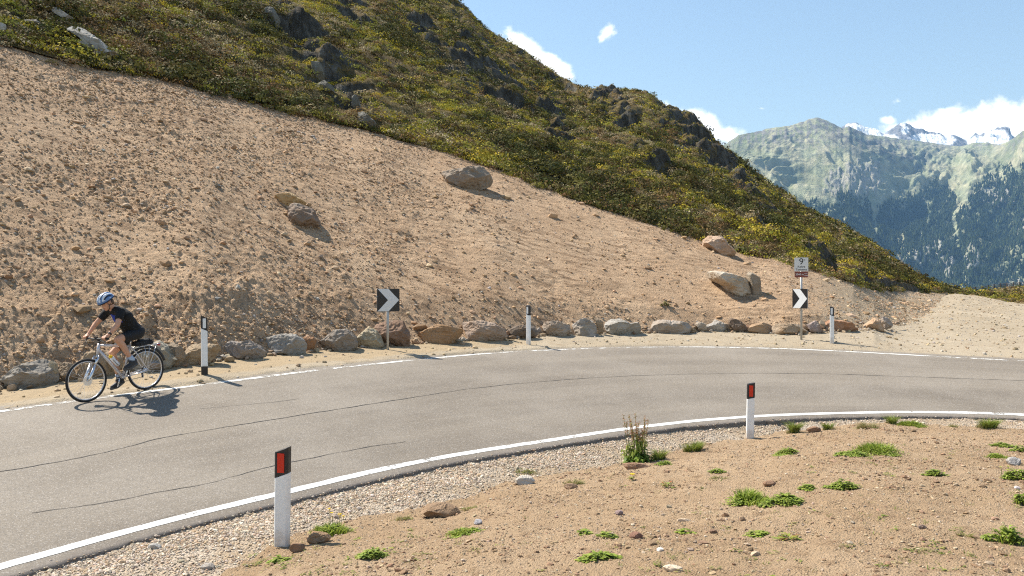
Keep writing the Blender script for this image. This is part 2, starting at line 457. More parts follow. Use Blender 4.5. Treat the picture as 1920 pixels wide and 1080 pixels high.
M_CRACK = plain('crack_filler', (.045, .042, .04), .9)
def crack(pix, w, seed, amp=.05):
    pts = np.array([road_at(*p)[:] for p in pix])
    s = arclen(pts); q = np.linspace(0, s[-1], int(s[-1] / .06) + 4)
    c = np.stack([smooth1(np.interp(q, s, pts[:, i]), 3) for i in range(3)], 1)
    c = offset(c, amp * fbm(q * .9, q * 0, 6, seed, .78))
    s = arclen(c); wd = np.clip(w * (.75 + 1.3 * fbm(s * 1.1, s * 0 + 2, 4, seed + 5, .7)), .0035, .03)
    a = surf_z(offset(c, -wd / 2)); b = surf_z(offset(c, wd / 2)); V = np.stack([a, b]); V[..., 2] += .004
    tag(mk('road_crack', V.reshape(-1, 3), grid_faces(2, len(c)), M_CRACK), kind='structure')
crack([(-60, 893), (0, 885), (100, 868), (200, 845), (300, 817), (400, 801), (460, 794), (530, 784), (600, 773), (700, 758), (800, 742), (870, 731), (960, 720), (1080, 709), (1200, 703), (1300, 700), (1440, 699), (1560, 701), (1700, 706), (1850, 712), (1960, 716)], .017, 11)
crack([(60, 962), (140, 950), (217, 938), (317, 915), (400, 902), (470, 882), (513, 872), (575, 862), (625, 851), (681, 840), (760, 829)], .012, 21)
crack([(375, 764), (430, 760), (500, 756), (560, 748)], .009, 31)
crack([(262, 985), (300, 972), (330, 963)], .009, 41, .02)

# ------------------------------------------------------------------ the fan of ground round the viewer
def fan(px, rows_d, rows_z):
    X = (px[None, :] - CX) / F * rows_d
    return np.stack([X, rows_d, rows_z], -1)

def tri_sample(V, faces, n, weight=None):
    """n random points on a mesh: positions, normals, face index"""
    a = V[faces[:, 0]]; b = V[faces[:, 1]]; c = V[faces[:, 2]]; d = V[faces[:, 3]]
    nr = np.cross(c - a, d - b); ar = np.linalg.norm(nr, axis=1) / 2
    w = ar if weight is None else ar * weight
    k = rng.choice(len(faces), n, p=w / w.sum())
    u = rng.random((n, 1)); v = rng.random((n, 1))
    p = (a[k] * (1 - u) + b[k] * u) * (1 - v) + (d[k] * (1 - u) + c[k] * u) * v
    nn = nr[k] / (np.linalg.norm(nr[k], axis=1)[:, None] + 1e-9); nn[nn[:, 2] < 0] *= -1
    return p, nn, k

_ICO = ico(1)
def rand_rot(n):
    q = rng.normal(size=(n, 4)); q /= np.linalg.norm(q, axis=1)[:, None]
    w, x, y, z = q.T
    return np.stack([1 - 2 * (y * y + z * z), 2 * (x * y - z * w), 2 * (x * z + y * w), 2 * (x * y + z * w), 1 - 2 * (x * x + z * z), 2 * (y * z - x * w),
                     2 * (x * z - y * w), 2 * (y * z + x * w), 1 - 2 * (x * x + y * y)], -1).reshape(n, 3, 3)

def stones(name, pos, size, tint, mat, flat=.7, sink=.25, jit=.32, kind='stuff'):
    n = len(pos); B, Fc = _ICO
    L = B[None] * (1 + rng.uniform(-jit, jit, (n, len(B), 1)))
    L = L * np.stack([rng.uniform(.75, 1.35, n), rng.uniform(.7, 1.1, n), rng.uniform(.5, 1.0, n)], -1)[:, None]
    L = np.einsum('nij,nkj->nki', rand_rot(n), L)
    L[..., 2] *= flat
    V = L * (size / 2)[:, None, None] + pos[:, None]; V[..., 2] += (size * (.5 - sink) * .5)[:, None]
    Fa = (Fc[None] + (np.arange(n) * len(B))[:, None, None]).reshape(-1, 3)
    o = mk(name, V.reshape(-1, 3), Fa, mat, attrs={'tint': np.repeat(tint, len(B), 0)})
    return tag(o, kind=kind)

def tints(n, pal, var=.12):
    pal = np.array(pal); t = pal[rng.integers(0, len(pal), n)]
    return np.clip(t * rng.uniform(1 - var, 1 + var, (n, 1)) * rng.uniform(.96, 1.04, (n, 3)), 0, 1)

pxs = np.arange(-560, 2480.1, 4.0)
gd, gz = tab(SOIL, pxs)
gd = gd + .22 * fbm(pxs / 60, pxs * 0, 4, 3) + .1 * fbm(pxs / 14, pxs * 0 + 4, 3, 4)
ad, az = by_px(JAG_IN, pxs)
gd = np.minimum(gd, ad - .12)

# tan soil bank the viewer stands on
t = np.concatenate([np.linspace(0, .32, 20), np.linspace(.325, 1.0, 330)])[:, None]
fd = .7; fz = -1.62
D = fd + (gd - fd) * t; Z = fz + (gz - fz) * t + .16 * np.sin(np.pi * t) * .35
G = fan(pxs, D, Z); X, Y = G[..., 0], G[..., 1]
amp = sstep(.0, .25, t)
G[..., 2] += amp * (.05 * fbm(X * .5, Y * .5, 3, 1) + .035 * fbm(X * 1.9, Y * 1.9, 4, 2) + .05 * np.maximum(0, fbm(X * 5.5, Y * 5.5, 3, 3)) * sstep(-.1, .3, fbm(X * .9, Y * .9, 3, 7)) + .008 * fbm(X * 16, Y * 16, 2, 4))
lip = np.exp(-((1 - t) * (gd - fd) / .28) ** 2)
G[..., 2] += lip * .05 * (.5 + fbm(X * 2.3, Y * 2.3, 3, 6))
SOILG = G; SOILF = grid_faces(*G.shape[:2])
tag(mk('soil_bank', G.reshape(-1, 3), SOILF, M_SOIL, smooth=True), kind='structure')

# gravel strip between soil and asphalt, running a little way under both
t = np.linspace(0, 1, 46)[:, None]
G = fan(pxs, (gd - .25) + (ad + .25 - gd + .25) * t, (gz - .03) + (az - .022 - gz + .03) * t)
X, Y = G[..., 0], G[..., 1]
G[..., 2] += .018 * fbm(X * 1.4, Y * 1.4, 4, 12) + .010 * fbm(X * 9, Y * 9, 3, 13)
GRAVG = G; GRAVF = grid_faces(*G.shape[:2])
def gravel_mat():
    m = NT('gravel_bed'); co = m.geo()
    v = m.voro(co, 42, out='Color'); s = m.n('ShaderNodeSeparateColor'); m.t.links.new(v, s.inputs[0]); dst = m.voro(co, 42)
    c = m.ramp(s.outputs[0], [(0, (.31, .255, .19)), (.45, (.42, .35, .27)), (.8, (.52, .44, .345)), (1, (.44, .32, .215))])
    big = m.noise(co, .9, 5, .6)
    c = m.mix(m.mr(big, .42, .62, 0, .9), c, (.36, .265, .165))
    c = m.mix(m.mr(dst, .45, .8, 0, .8), c, (.20, .165, .13))
    return m.done(c, .95, m.bump(m.math('MULTIPLY', dst, -1.0), .9, .02), spec=.2)
M_GRAVEL = gravel_mat()
tag(mk('gravel_shoulder', G.reshape(-1, 3), GRAVF, M_GRAVEL, smooth=True), kind='structure')

# sandy verge and lay-by on the far side
VFAR = [(1640, 27.2, -1.32), (1660, 31, -1.22), (1690, 41, -.98), (1730, 52, -.72), (1775, 57, -.50), (1800, 58, -.435), (1850, 55, -.69), (1920, 50, -1.0), (2100, 45, -1.4), (2600, 40, -2.0)]
def verge_far(px):
    a, b = tab(ROCKS, px); c, d = tab(VFAR, px)
    return np.where(px < 1640, a + .25, c), np.where(px < 1640, b, d)
bd, bz = by_px(EDGE_OUT, pxs); rd, rz = tab(ROCKS, pxs)
t = (np.linspace(0, 1, 120) ** 1.3)[:, None]
vd, vz = verge_far(pxs)
G = fan(pxs, (bd - .3) + (vd - bd + .3) * t, (bz - .06) + (vz - bz + .06) * t)
X, Y = G[..., 0], G[..., 1]
G[..., 2] += sstep(0, .1, t) * (.035 * fbm(X * .8, Y * .8, 4, 21) + .02 * fbm(X * 3, Y * 3, 3, 22)) + .05 * sstep(.0, .12, t) - .0 
far = sstep(26, 40, Y)
G[..., 2] += far * (.10 * fbm(X * .35, Y * .35, 3, 23) + .07 * fbm(X * 1.5, Y * 1.5, 3, 24))
VERG = G; VERF = grid_faces(*G.shape[:2])
wrm = sstep(1250, 700, pxs)[None] * sstep(.12, .4, t)
tag(mk('sandy_verge', G.reshape(-1, 3), VERF, M_SAND, smooth=True, attrs={'soil': wrm.ravel()}), kind='structure')

# bare dirt bank
pxd = np.arange(-560, 1779, 2.6)
rd, rz = tab(ROCKS, pxd); td, tz = bank_z(pxd)
vd, vz = verge_far(pxd); bd2, bz2 = by_px(EDGE_OUT, pxd)
rz = np.where(pxd < 1640, rz, (bz2 - .02) + (vz - bz2 + .02) * np.clip((rd - bd2) / (vd - bd2), 0, 1) - .02)
rd = rd + sstep(1640, 1700, pxd) * (.9 * fbm(pxd / 16, pxd * 0, 4, 33))
t = np.linspace(0, 1, 520)[:, None]
D = rd + (td - rd) * t
prof = t + 0.0
lift = .34 * np.clip(t / .10, 0, 1) * sstep(1740, 1500, pxd)[None] * (1 - t)
Z = rz + (tz - rz) * t + lift + .25 * np.sin(np.pi * t) * sstep(1700, 1200, pxd)[None]
td_edge = .35 * fbm(pxd / 45, pxd * 0, 4, 31)
G = fan(pxd, D, Z); X, Y = G[..., 0], G[..., 1]
e = sstep(0, .02, t) * sstep(1775, 1700, pxd)[None]
rough = (.62 + .62 * sstep(1100, 150, pxd)[None]) * (.45 + .75 * sstep(-.25, .35, fbm(X / 4.2, Y / 4.2, 3, 48)) + .5 * sstep(.35, 0, t) * sstep(800, 100, pxd)[None])
q = X * .62 + Y * .78; q2 = -X * .78 + Y * .62
al = X * .94 - Y * .34; ac = X * .34 + Y * .94
bil = np.abs(fbm(al * 1.25, ac * 4.0, 4, 41)) * 1.3
rill = ridged(q2 * .55 + .5 * fbm(X * .3, Y * .3, 2, 46), q * .09, 3, 44)
G[..., 2] += e * (.16 * fbm(X * .28, Y * .28, 4, 42) + rough * (.06 * bil + .055 * np.abs(fbm(al * 3.4, ac * 8.0, 3, 43)) - .06 * np.maximum(0, rill - .55) + .032 * fbm(X * 10, Y * 10, 2, 45)))
G[..., 2] += e * .22 * rough * np.maximum(0, fbm(X * 1.7 + 5, Y * 1.7, 3, 47) - .20)
G[-1, :, 2] += td_edge; G[-2, :, 2] += td_edge * .6
BANKG = G; BANKF = grid_faces(*G.shape[:2])
pale = sstep(1380, 1720, pxd)[None] * np.ones_like(t)
tag(mk('dirt_bank', G.reshape(-1, 3), BANKF, M_DIRT, smooth=True, attrs={'soil': pale.ravel()}), kind='structure')

def bank_hit(px, py):
    """point on the dirt bank seen in the direction (px, py)"""
    j = int(np.clip(round((px - pxd[0]) / 2.6), 0, len(pxd) - 1)); c = BANKG[:, j]
    y = CY - F * c[:, 2] / c[:, 1]; k = np.argmax(y <= py)
    return P(px, py, c[k, 1])

def soil_hit(px, py):
    j = int(np.clip(round((px - pxs[0]) / 4), 0, len(pxs) - 1))
    c = np.concatenate([SOILG[20:, j], GRAVG[4:, j]]); y = CY - F * c[:, 2] / c[:, 1]; k = np.argmax(y <= py)
    return Vector(((px - CX) / F * c[k, 1], c[k, 1], c[k, 2]))

def verge_hit(px, py):
    j = int(np.clip(round((px - pxs[0]) / 4), 0, len(pxs) - 1)); c = VERG[:, j]
    y = CY - F * c[:, 2] / c[:, 1]; k = np.argmax(y <= py)
    return Vector(((px - CX) / F * c[k, 1], c[k, 1], c[k, 2]))

# loose stones and clods
DIRT_PAL = [(.44, .295, .172), (.50, .35, .218), (.34, .22, .126), (.58, .435, .285), (.47, .31, .182)]
GREY_PAL = [(.40, .37, .33), (.50, .46, .41), (.30, .27, .24), (.36, .28, .22)]
def fsel(pxa, lo, hi, nr):       # face weights: only bearings lo..hi
    m = ((pxa[:-1] >= lo) & (pxa[:-1] <= hi)).astype(float); return np.tile(m, nr - 1)
n = 36000
cent = BANKG[:-1, :-1].reshape(-1, 3)
w = fsel(pxd, -60, 1770, BANKG.shape[0]) * (.22 + np.maximum(0, fbm(cent[:, 0] * .35, cent[:, 1] * .35, 3, 51) + .25)) * (1 + 3.2 * sstep(2, -10, cent[:, 0])) * (1 + 1.5 * sstep(-.2, -1.2, cent[:, 2]))
p, nn, k = tri_sample(BANKG.reshape(-1, 3), BANKF, n, w)
size = np.clip(rng.lognormal(-3.2, .5, n), .02, .28)
tt = tints(n, DIRT_PAL, .26); g = rng.random(n) < .10; tt[g] = tints(g.sum(), GREY_PAL, .15)
stones('bank_rubble', p, size, tt, M_STONE, .7, .33)
n = 130
p, nn, k = tri_sample(BANKG.reshape(-1, 3), BANKF, n, fsel(pxd, -60, 1760, BANKG.shape[0]) * (1 + 3 * sstep(.5, -1.2, cent[:, 2])))
stones('bank_clods', p, np.clip(rng.lognormal(-1.55, .35, n), .1, .5), tints(n, DIRT_PAL, .12), M_STONE, .55, .42, .2)
# small rubble between the boulders
n = 4200
cv = VERG[:-1, :-1].reshape(-1, 3); tv = np.repeat(np.linspace(0, 1, 120)[:-1], len(pxs) - 1)
p, nn, k = tri_sample(VERG.reshape(-1, 3), VERF, n, fsel(pxs, -40, 1960, 120) * (.12 + 1.2 * (tv > .86) * (cv[:, 1] < 32)))
tt = tints(n, [(.50, .39, .25), (.42, .32, .20), (.34, .25, .16), (.48, .43, .37)], .15)
stones('verge_stones', p, np.clip(rng.lognormal(-3.2, .55, n), .015, .22), tt, M_STONE, .7, .25)
# broken stones packed between and behind the boulders
n = 520
q_ = rng.uniform(-40, 1690, n); d_, z_ = tab(ROCKS, q_); d_ = d_ + rng.normal(size=n) * .16 + .08
p = np.stack([(q_ - CX) / F * d_, d_, z_ + .03 + .5 * np.maximum(0, d_ - tab(ROCKS, q_)[0])], -1)
stones('boulder_rubble', p, np.clip(rng.lognormal(-2.15, .42, n), .05, .34), tints(n, [(.36, .27, .18), (.28, .20, .13), (.42, .34, .25), (.30, .19, .12), (.33, .29, .24)], .2), M_STONE, .75, .3)
# gravel
n = 62000
cg = GRAVG[:-1, :-1].reshape(-1, 3)
p, nn, k = tri_sample(GRAVG.reshape(-1, 3), GRAVF, n, fsel(pxs, -30, 1960, 46) * (.25 + .75 * sstep(17, 10, cg[:, 1])) * (.12 + sstep(-.35, .15, fbm(cg[:, 0] * 1.1, cg[:, 1] * 1.1, 4, 71) + .55 * np.repeat(np.linspace(-1, .6, 45), len(pxs) - 1))))
tt = tints(n, [(.54, .45, .345), (.64, .54, .43), (.45, .37, .28), (.70, .60, .48), (.53, .38, .25), (.39, .32, .24), (.50, .37, .24)], .2)
stones('gravel', p, np.clip(rng.lognormal(-3.95, .40, n), .009, .075), tt, M_STONE, .65, .2)
# grit strewn over the broken asphalt edge
n = 2600
k = rng.integers(0, len(JAG_IN), n); off = np.abs(rng.normal(size=n)) * .13 - .04
tg = np.gradient(JAG_IN[:, :2], axis=0); tg /= np.linalg.norm(tg, axis=1)[:, None]
p = JAG_IN[k].copy(); p[:, :2] += np.stack([-tg[k, 1], tg[k, 0]], 1) * off[:, None] + tg[k] * rng.uniform(-.03, .03, (n, 1)); p[:, 2] += .004 + .05 * np.maximum(0, off)
stones('edge_grit', p, np.clip(rng.lognormal(-4.1, .45, n), .008, .05), tints(n, [(.42, .36, .29), (.50, .43, .35), (.30, .255, .205), (.40, .30, .21)], .2), M_STONE, .65, .3)
# grit and pebbles on the soil
n = 24000
cs = SOILG[:-1, :-1].reshape(-1, 3); sy = CY - F * cs[:, 2] / cs[:, 1]
w = fsel(pxs, 300, 1960, SOILG.shape[0]) * (sy < 1140) * (.25 + np.maximum(0, fbm(cs[:, 0] * .6, cs[:, 1] * .6, 4, 61) + .2))
p, nn, k = tri_sample(SOILG.reshape(-1, 3), SOILF, n, w)
tt = tints(n, [(.40, .29, .175), (.46, .35, .22), (.34, .235, .135), (.50, .40, .29), (.40, .31, .22), (.35, .22, .135)], .15)
stones('soil_grit', p, np.clip(rng.lognormal(-4.3, .48, n), .007, .06), tt, M_STONE, .65, .25)

# darker crumbs of earth, gathered in patches
n = 1500
w = fsel(pxs, 380, 1960, SOILG.shape[0]) * (sy < 1140) * np.maximum(0, fbm(cs[:, 0] * .8 + 9, cs[:, 1] * .8, 4, 66) - .05)
p, nn, k = tri_sample(SOILG.reshape(-1, 3), SOILF, n, w)
stones('earth_crumbs', p, np.clip(rng.lognormal(-3.6, .5, n), .012, .10), tints(n, [(.27, .175, .105), (.23, .15, .09), (.32, .21, .13)], .2), M_STONE, .6, .35)
# ------------------------------------------------------------------ green hill above the bank
pxh = np.arange(-560, 2420, 3.4)
td, tz = bank_z(pxh); cy_, cd = tab(CREST, pxh)
cy_ = cy_ + 4 * fbm(pxh / 26, pxh * 0, 5, 71, .6) * sstep(1900, 1500, pxh) ; cz = (CY - cy_) / F * cd
td = td - .5; tz = tz - .22 + .35 * fbm(pxh / 45, pxh * 0, 4, 31) * 0
nh = 430
t = np.linspace(0, 1, nh)[:, None] ** 1.5
D = td + (cd - td) * t; Z = tz + (cz - tz) * t
PY = CY - F * Z / D; PX = np.broadcast_to(pxh, PY.shape)

def side_dist(line):
    """distance in photo pixels to a line running down to the right; positive on its upper right side"""
    best = np.full(PY.shape, 1e9); sg = np.zeros(PY.shape); wt = np.zeros(PY.shape); L = len(line)
    for i in range(L - 1):
        (x0, y0), (x1, y1) = line[i], line[i + 1]
        dx, dy = x1 - x0, y1 - y0; l2 = dx * dx + dy * dy
        u = np.clip(((PX - x0) * dx + (PY - y0) * dy) / l2, 0, 1)
        ex, ey = PX - x0 - u * dx, PY - y0 - u * dy; dd = np.hypot(ex, ey)
        m = dd < best; best[m] = dd[m]; sg[m] = np.sign(ex * dy - ey * dx)[m]; wt[m] = ((i + u) / (L - 1))[m]
    return best * sg, wt

CLIFFS = [  # line in the photo, height of the step in photo pixels, reach
    ([(455, -60), (505, 20), (560, 95), (610, 150), (660, 205), (735, 250)], 40, 75),
    ([(585, -60), (620, 10), (655, 55), (690, 95)], 30, 60),
    ([(760, 40), (800, 95), (835, 140), (850, 165)], 22, 55),
    ([(835, 120), (880, 150), (930, 185), (985, 232)], 34, 60),
    ([(1005, 205), (1035, 245), (1075, 292)], 26, 45),
    ([(1115, 190), (1150, 215), (1190, 260)], 26, 45),
    ([(1225, 225), (1275, 250), (1310, 300), (1365, 350), (1405, 405), (1455, 462)], 40, 55),
    ([(1040, 335), (1085, 370)], 14, 40),
    ([(1500, 470), (1540, 505), (1580, 528)], 12, 30),
    ([(300, -60), (350, -10), (390, 20)], 22, 60),
    ([(1300, 215), (1340, 280), (1390, 330)], 22, 40),
    ([(1180, 285), (1235, 345), (1290, 400)], 12, 40),
]
H = np.zeros(PY.shape); CL = np.zeros(PY.shape); BM = np.zeros(PY.shape)
jit = 11 * fbm(PX / 34, PY / 34, 4, 81) + 5 * fbm(PX / 11, PY / 11, 3, 82)
for line, hp, reach in CLIFFS:
    s, u = side_dist(line); s = s + jit
    env = sstep(0, .12, u) * sstep(1, .85, u); mod = .75 + .5 * fbm(PX / 40, PY / 40, 3, 83)
    H += .42 * hp * env * (1 - .8 * sstep(.75, .95, t ** (1 / 1.5))) * mod * sstep(-3, 11, s) * np.exp(-np.maximum(s, 0) / reach) * D / F
    CL = np.maximum(CL, env * np.exp(-((s - 3) / 11) ** 2)); BM = np.maximum(BM, env * np.exp(-(s / (hp * .75)) ** 2))
X = (PX - CX) / F * D
env = sstep(0, .05, t) * (1 - .75 * sstep(.75, 1, t)) * sstep(1830, 1600, PX)
q = X * .95 + D * .30; q2 = -X * .30 + D * .95
rl = ridged(q / 13 + .6 * fbm(X / 14, D / 14, 2, 93), q2 / 46, 4, 91)
N = 2.3 * rl + 1.5 * fbm(X / 9, D / 9, 4, 92) + .5 * np.abs(fbm(X / 2.4, D / 2.4, 3, 94)) + .8 * np.maximum(0, fbm(X / 5.5, D / 5.5, 3, 95) - .12)
sp = (X * .66 - D * .75) / 6.0 + .55 * fbm(X / 9, D / 9, 4, 85); fr = sp - np.floor(sp)
saw = np.where(fr < .78, fr / .78, (1 - fr) / .22)
sp2 = (X * .72 - D * .69) / 2.1 + .5 * fbm(X / 4, D / 4, 3, 86); fr2 = sp2 - np.floor(sp2)
saw2 = np.where(fr2 < .75, fr2 / .75, (1 - fr2) / .25)
H += BM * (1.5 * (saw - .6) + .6 * (saw2 - .5)) * np.sqrt(D / 60) * (1 - sstep(.72, .9, t)) + .28 * saw2 * sstep(0, .05, t) * (1 - sstep(.8, 1, t))
ZZ = Z + H + env * N * (.35 + .65 * sstep(40, 110, D)) + (1 - env) * .25 * fbm(X / 1.5, D / 1.5, 3, 96) * sstep(0, .02, t)
ZZ = ZZ + CL * (.5 * fbm(X / 1.1, D / 1.1 + ZZ / .9, 4, 97) + .5 * fbm(X / 3, D / 3 + ZZ / 2.2, 3, 98))
D2 = D + CL * (.6 * fbm(X / 1.6 + 3, ZZ / 1.3, 4, 99))
# back side, falling away behind the skyline
Gh = np.stack([X, D2, ZZ], -1)
back = []
for k, (dy, dz) in enumerate(((6, -1.5), (25, -14), (70, -52), (220, -190))):
    b = Gh[-1].copy(); b[:, 1] += dy; b[:, 0] += (pxh - CX) / F * dy; b[:, 2] += dz; back.append(b)
HILLG = np.concatenate([Gh, np.array(back)]); HILLF = grid_faces(*HILLG.shape[:2])

def hill_mat():
    m = NT('alpine_heath'); co = m.geo()
    nz = m.n('ShaderNodeNewGeometry'); s = m.n('ShaderNodeSeparateXYZ'); m.t.links.new(nz.outputs['True Normal'], s.inputs[0])
    a = m.noise(co, .085, 6, .62); b = m.noise(co, .42, 6, .65, .4); c_ = m.noise(co, 2.2, 5, .7); fine = m.noise(co, 7.5, 4, .7)
    g = m.ramp(a, [(.30, (.08, .07, .022)), (.45, (.14, .11, .036)), (.56, (.18, .125, .05)), (.68, (.25, .18, .09))])
    g = m.mix(m.mr(b, .52, .74), g, (.18, .15, .035)); g = m.mix(m.mr(b, .47, .30), g, (.05, .055, .018))
    g = m.mix(m.mr(c_, .55, .72, 0, .8), g, (.33, .26, .15)); g = m.mix(m.mr(c_, .45, .30, 0, .8), g, (.04, .043, .016))
    r = m.ramp(m.noise(m.vscale(co, (1, 1, .5), (.3, .5, 0)), 1.3, 7, .7), [(.3, (.03, .027, .021)), (.48, (.085, .078, .064)), (.72, (.27, .255, .22))])
    st = m.math('ADD', s.outputs[2], m.math('MULTIPLY', m.math('SUBTRACT', c_, .5), .35))
    col_ = m.mix(m.mr(st, .60, .48), g, r)
    return m.done(col_, .95, m.bump(m.math('ADD', c_, m.math('MULTIPLY', fine, .7)), 1.0, .5), spec=.15)
M_HILL = hill_mat()
tag(mk('hillside', HILLG.reshape(-1, 3), HILLF, M_HILL, smooth=True), kind='structure')

def hill_hit(px, py):
    j = int(np.clip(round((px - pxh[0]) / 3.4), 0, len(pxh) - 1)); c = Gh[:, j]
    y = CY - F * c[:, 2] / c[:, 1]; k = np.argmax(y <= py)
    return P(px, py, c[k, 1])

# heath and alpenrose scrub: nobody could count it
def scrub(name, n, pal, szmu, patch, seed, pmin, leaf, ncard, thr, upright=.5):
    cent = HILLG[:-1, :-1].reshape(-1, 3)
    yy = CY - F * cent[:, 2] / cent[:, 1]
    thin = np.tile(1 - .85 * sstep(1690, 1790, pxh[:-1]), HILLG.shape[0] - 1)
    w = fsel(pxh, -60, 1960, HILLG.shape[0]) * thin * (yy > -60) * (yy < 600) * (cent[:, 1] < 175)
    f = fbm(cent[:, 0] / patch, cent[:, 1] / patch, 4, seed) + .35 * fbm(cent[:, 0] / (patch * .25), cent[:, 1] / (patch * .25), 3, seed + 1)
    cl = np.zeros(HILLG.shape[:2]); cl[:nh] = np.maximum(CL, BM ** .7 * sstep(-.25, .2, fbm(X / 5, D / 5, 3, 88))); cl = cl[:-1, :-1].ravel()
    w = w * (pmin + np.maximum(0, f - thr) * 4) * (1 - .9 * cl) * (45 / np.maximum(cent[:, 1], 40)) ** .9
    p, nn, k = tri_sample(HILLG.reshape(-1, 3), HILLF, n, w)
    keep = nn[:, 2] > .55; p = p[keep]
    bushes(name, p, pal, szmu, leaf, ncard)
def bushes(name, p, pal, szmu, leaf, ncard):
    n = len(p)
    sz = np.clip(rng.lognormal(szmu, .38, n), .2, 1.6)
    base = tints(n, pal, .2)
    # every bush is a dome of small leafy faces
    nc = np.where(p[:, 1] < 62, ncard * 3, ncard); K = np.repeat(np.arange(n), nc); M = len(K)
    dirv = rng.normal(size=(M, 3)); dirv[:, 2] = np.abs(dirv[:, 2]) * .9 + .05; dirv /= np.linalg.norm(dirv, axis=1)[:, None]
    rad = rng.uniform(.72, 1.0, (M, 1)) * sz[K][:, None] * np.array([.66, .66, .46])
    c = p[K] + dirv * rad
    l = (leaf * (.6 + .8 * rng.random(M)) * np.sqrt(sz[K]) * np.where(nc[K] > ncard, .60, 1))[:, None]
    nrm = dirv + rng.normal(size=(M, 3)) * .30; nrm /= np.linalg.norm(nrm, axis=1)[:, None]
    a = np.cross(nrm, rng.normal(size=(M, 3))); a /= np.linalg.norm(a, axis=1)[:, None] + 1e-9; b = np.cross(nrm, a)
    V = np.stack([c + a * l, c - a * l * .5 + b * l * .85, c - a * l * .6 - b * l * .8], 1)
    tt = np.clip(base[K] * rng.uniform(.86, 1.16, (M, 1)), 0, 1)
    m = NT(name + '_leaf'); ca = m.attr('tint'); mat = m.done(ca, .85, spec=.15, trans=.18)
    tag(mk(name, V.reshape(-1, 3), np.arange(3 * M).reshape(-1, 3), mat, attrs={'tint': np.repeat(tt, 3, 0)}), kind='stuff')
# turf and bushes spilling over the rim of the bare bank
tb = np.repeat(np.linspace(0, 1, BANKG.shape[0])[:-1], len(pxd) - 1); cb = BANKG[:-1, :-1].reshape(-1, 3)
wb = fsel(pxd, -60, 1690, BANKG.shape[0]) * sstep(.93, 1.0, tb + .05 * fbm(cb[:, 0] * .45, cb[:, 1] * .45, 4, 205)) ** 2 * np.maximum(0, fbm(cb[:, 0] * .9, cb[:, 1] * .9, 3, 206) + .12)
bushes('rim_heath_vegetation', tri_sample(BANKG.reshape(-1, 3), BANKF, 800, wb)[0], [(.08, .08, .02), (.15, .13, .03), (.22, .20, .035), (.17, .10, .04), (.30, .24, .13)], -1.0, .085, 22)
scrub('heath_shrubbery', 18000, [(.06, .064, .018), (.08, .082, .02), (.13, .115, .028), (.085, .062, .02)], -.42, 9, 101, .10, .10, 32, .0)
scrub('yellow_green_heath_vegetation', 31000, [(.31, .275, .035), (.40, .33, .035), (.24, .225, .04), (.46, .35, .035), (.25, .255, .04)], -.75, 8, 111, .22, .082, 22, .0)
scrub('brown_heath_vegetation', 15000, [(.18, .105, .04), (.23, .135, .055), (.16, .11, .045), (.27, .19, .09)], -.75, 13, 121, .14, .082, 20, .02)
scrub('dry_straw_grass', 24000, [(.40, .32, .18), (.35, .27, .15), (.45, .37, .23)], -.9, 8, 131, .12, .085, 13, .04)

# ------------------------------------------------------------------ far mountains
M1R = [(1180, 345, 3700), (1300, 302, 3800), (1350, 274, 3850), (1385, 251, 3900), (1410, 247, 3950), (1450, 240, 4000), (1480, 236, 4050), (1510, 226, 4150), (1530, 220, 4200), (1545, 224, 4200), (1565, 233, 4200), (1580, 240, 4250),
       (1592, 236, 4250), (1607, 243, 4300), (1625, 252, 4450), (1650, 255, 4600), (1680, 259, 4750), (1700, 262, 4800), (1730, 264, 4850), (1760, 270, 4900), (1800, 275, 4800), (1825, 268, 4600), (1850, 266, 4500), (1875, 271, 4300),
       (1895, 262, 4100), (1910, 250, 4000), (1925, 240, 3900), (1980, 205, 3750), (2100, 180, 3600), (2400, 210, 3500)]
pxm = np.arange(1190, 2380, 2.0)
my, md = tab(M1R, pxm); md = smooth1(md, 10); my = my + 2.2 * fbm(pxm / 9, pxm * 0, 4, 141, .6); mz = (CY - my) / F * md
nm = 340; t = np.linspace(0, 1, nm)[:, None]
d0 = 2150 + 0 * pxm; z0 = (CY - 665) / F * d0
D = d0 + (md - d0) * t; Z = z0 + (mz - z0) * (t + .10 * np.sin(np.pi * t) * t)
PXm = np.broadcast_to(pxm, D.shape); X = (PXm - CX) / F * D
env = sstep(0, .08, t) * (1 - .93 * sstep(.80, 1, t) ** 1)
wx = X + 160 * fbm(X / 700, D / 700, 3, 151); wy = D + 160 * fbm(X / 700, D / 700, 3, 152)
lean = .75 + .25 * sstep(1480, 1640, PXm)
a = wx * (.93 - .17 * lean) - wy * (.30 + .32 * lean); b = wx * (.30 + .32 * lean) + wy * (.93 - .17 * lean)
R1 = ridged(a / 480, b / 2400, 3, 153); R2 = ridged(a / 170, b / 800, 4, 154); R3 = ridged(a / 55, b / 210, 3, 155)
Zm = Z + env * (125 * (R1 - .75) + 62 * (R2 - .6) + 17 * R3 + 18 * fbm(X / 110, D / 110, 4, 156))
def spot(cx, cy, rx, ry, PXv, PYv, rough=.5, seed=0):
    e = 1 - np.hypot((PXv - cx) / rx, (PYv - cy) / ry)
    return sstep(0, .3, e + rough * fbm(PXv / 11, PYv / 15, 4, seed))
PYm = CY - F * Zm / D
def trk(line, wpx, PXv, PYv):
    x = np.interp(PYv, [p[1] for p in line], [p[0] for p in line]); ok = (PYv > line[0][1]) & (PYv < line[-1][1])
    return np.exp(-((PXv - x + 5 * fbm(PYv / 25, PYv * 0, 3, 171)) / wpx) ** 2) * ok
crag = np.zeros(D.shape)
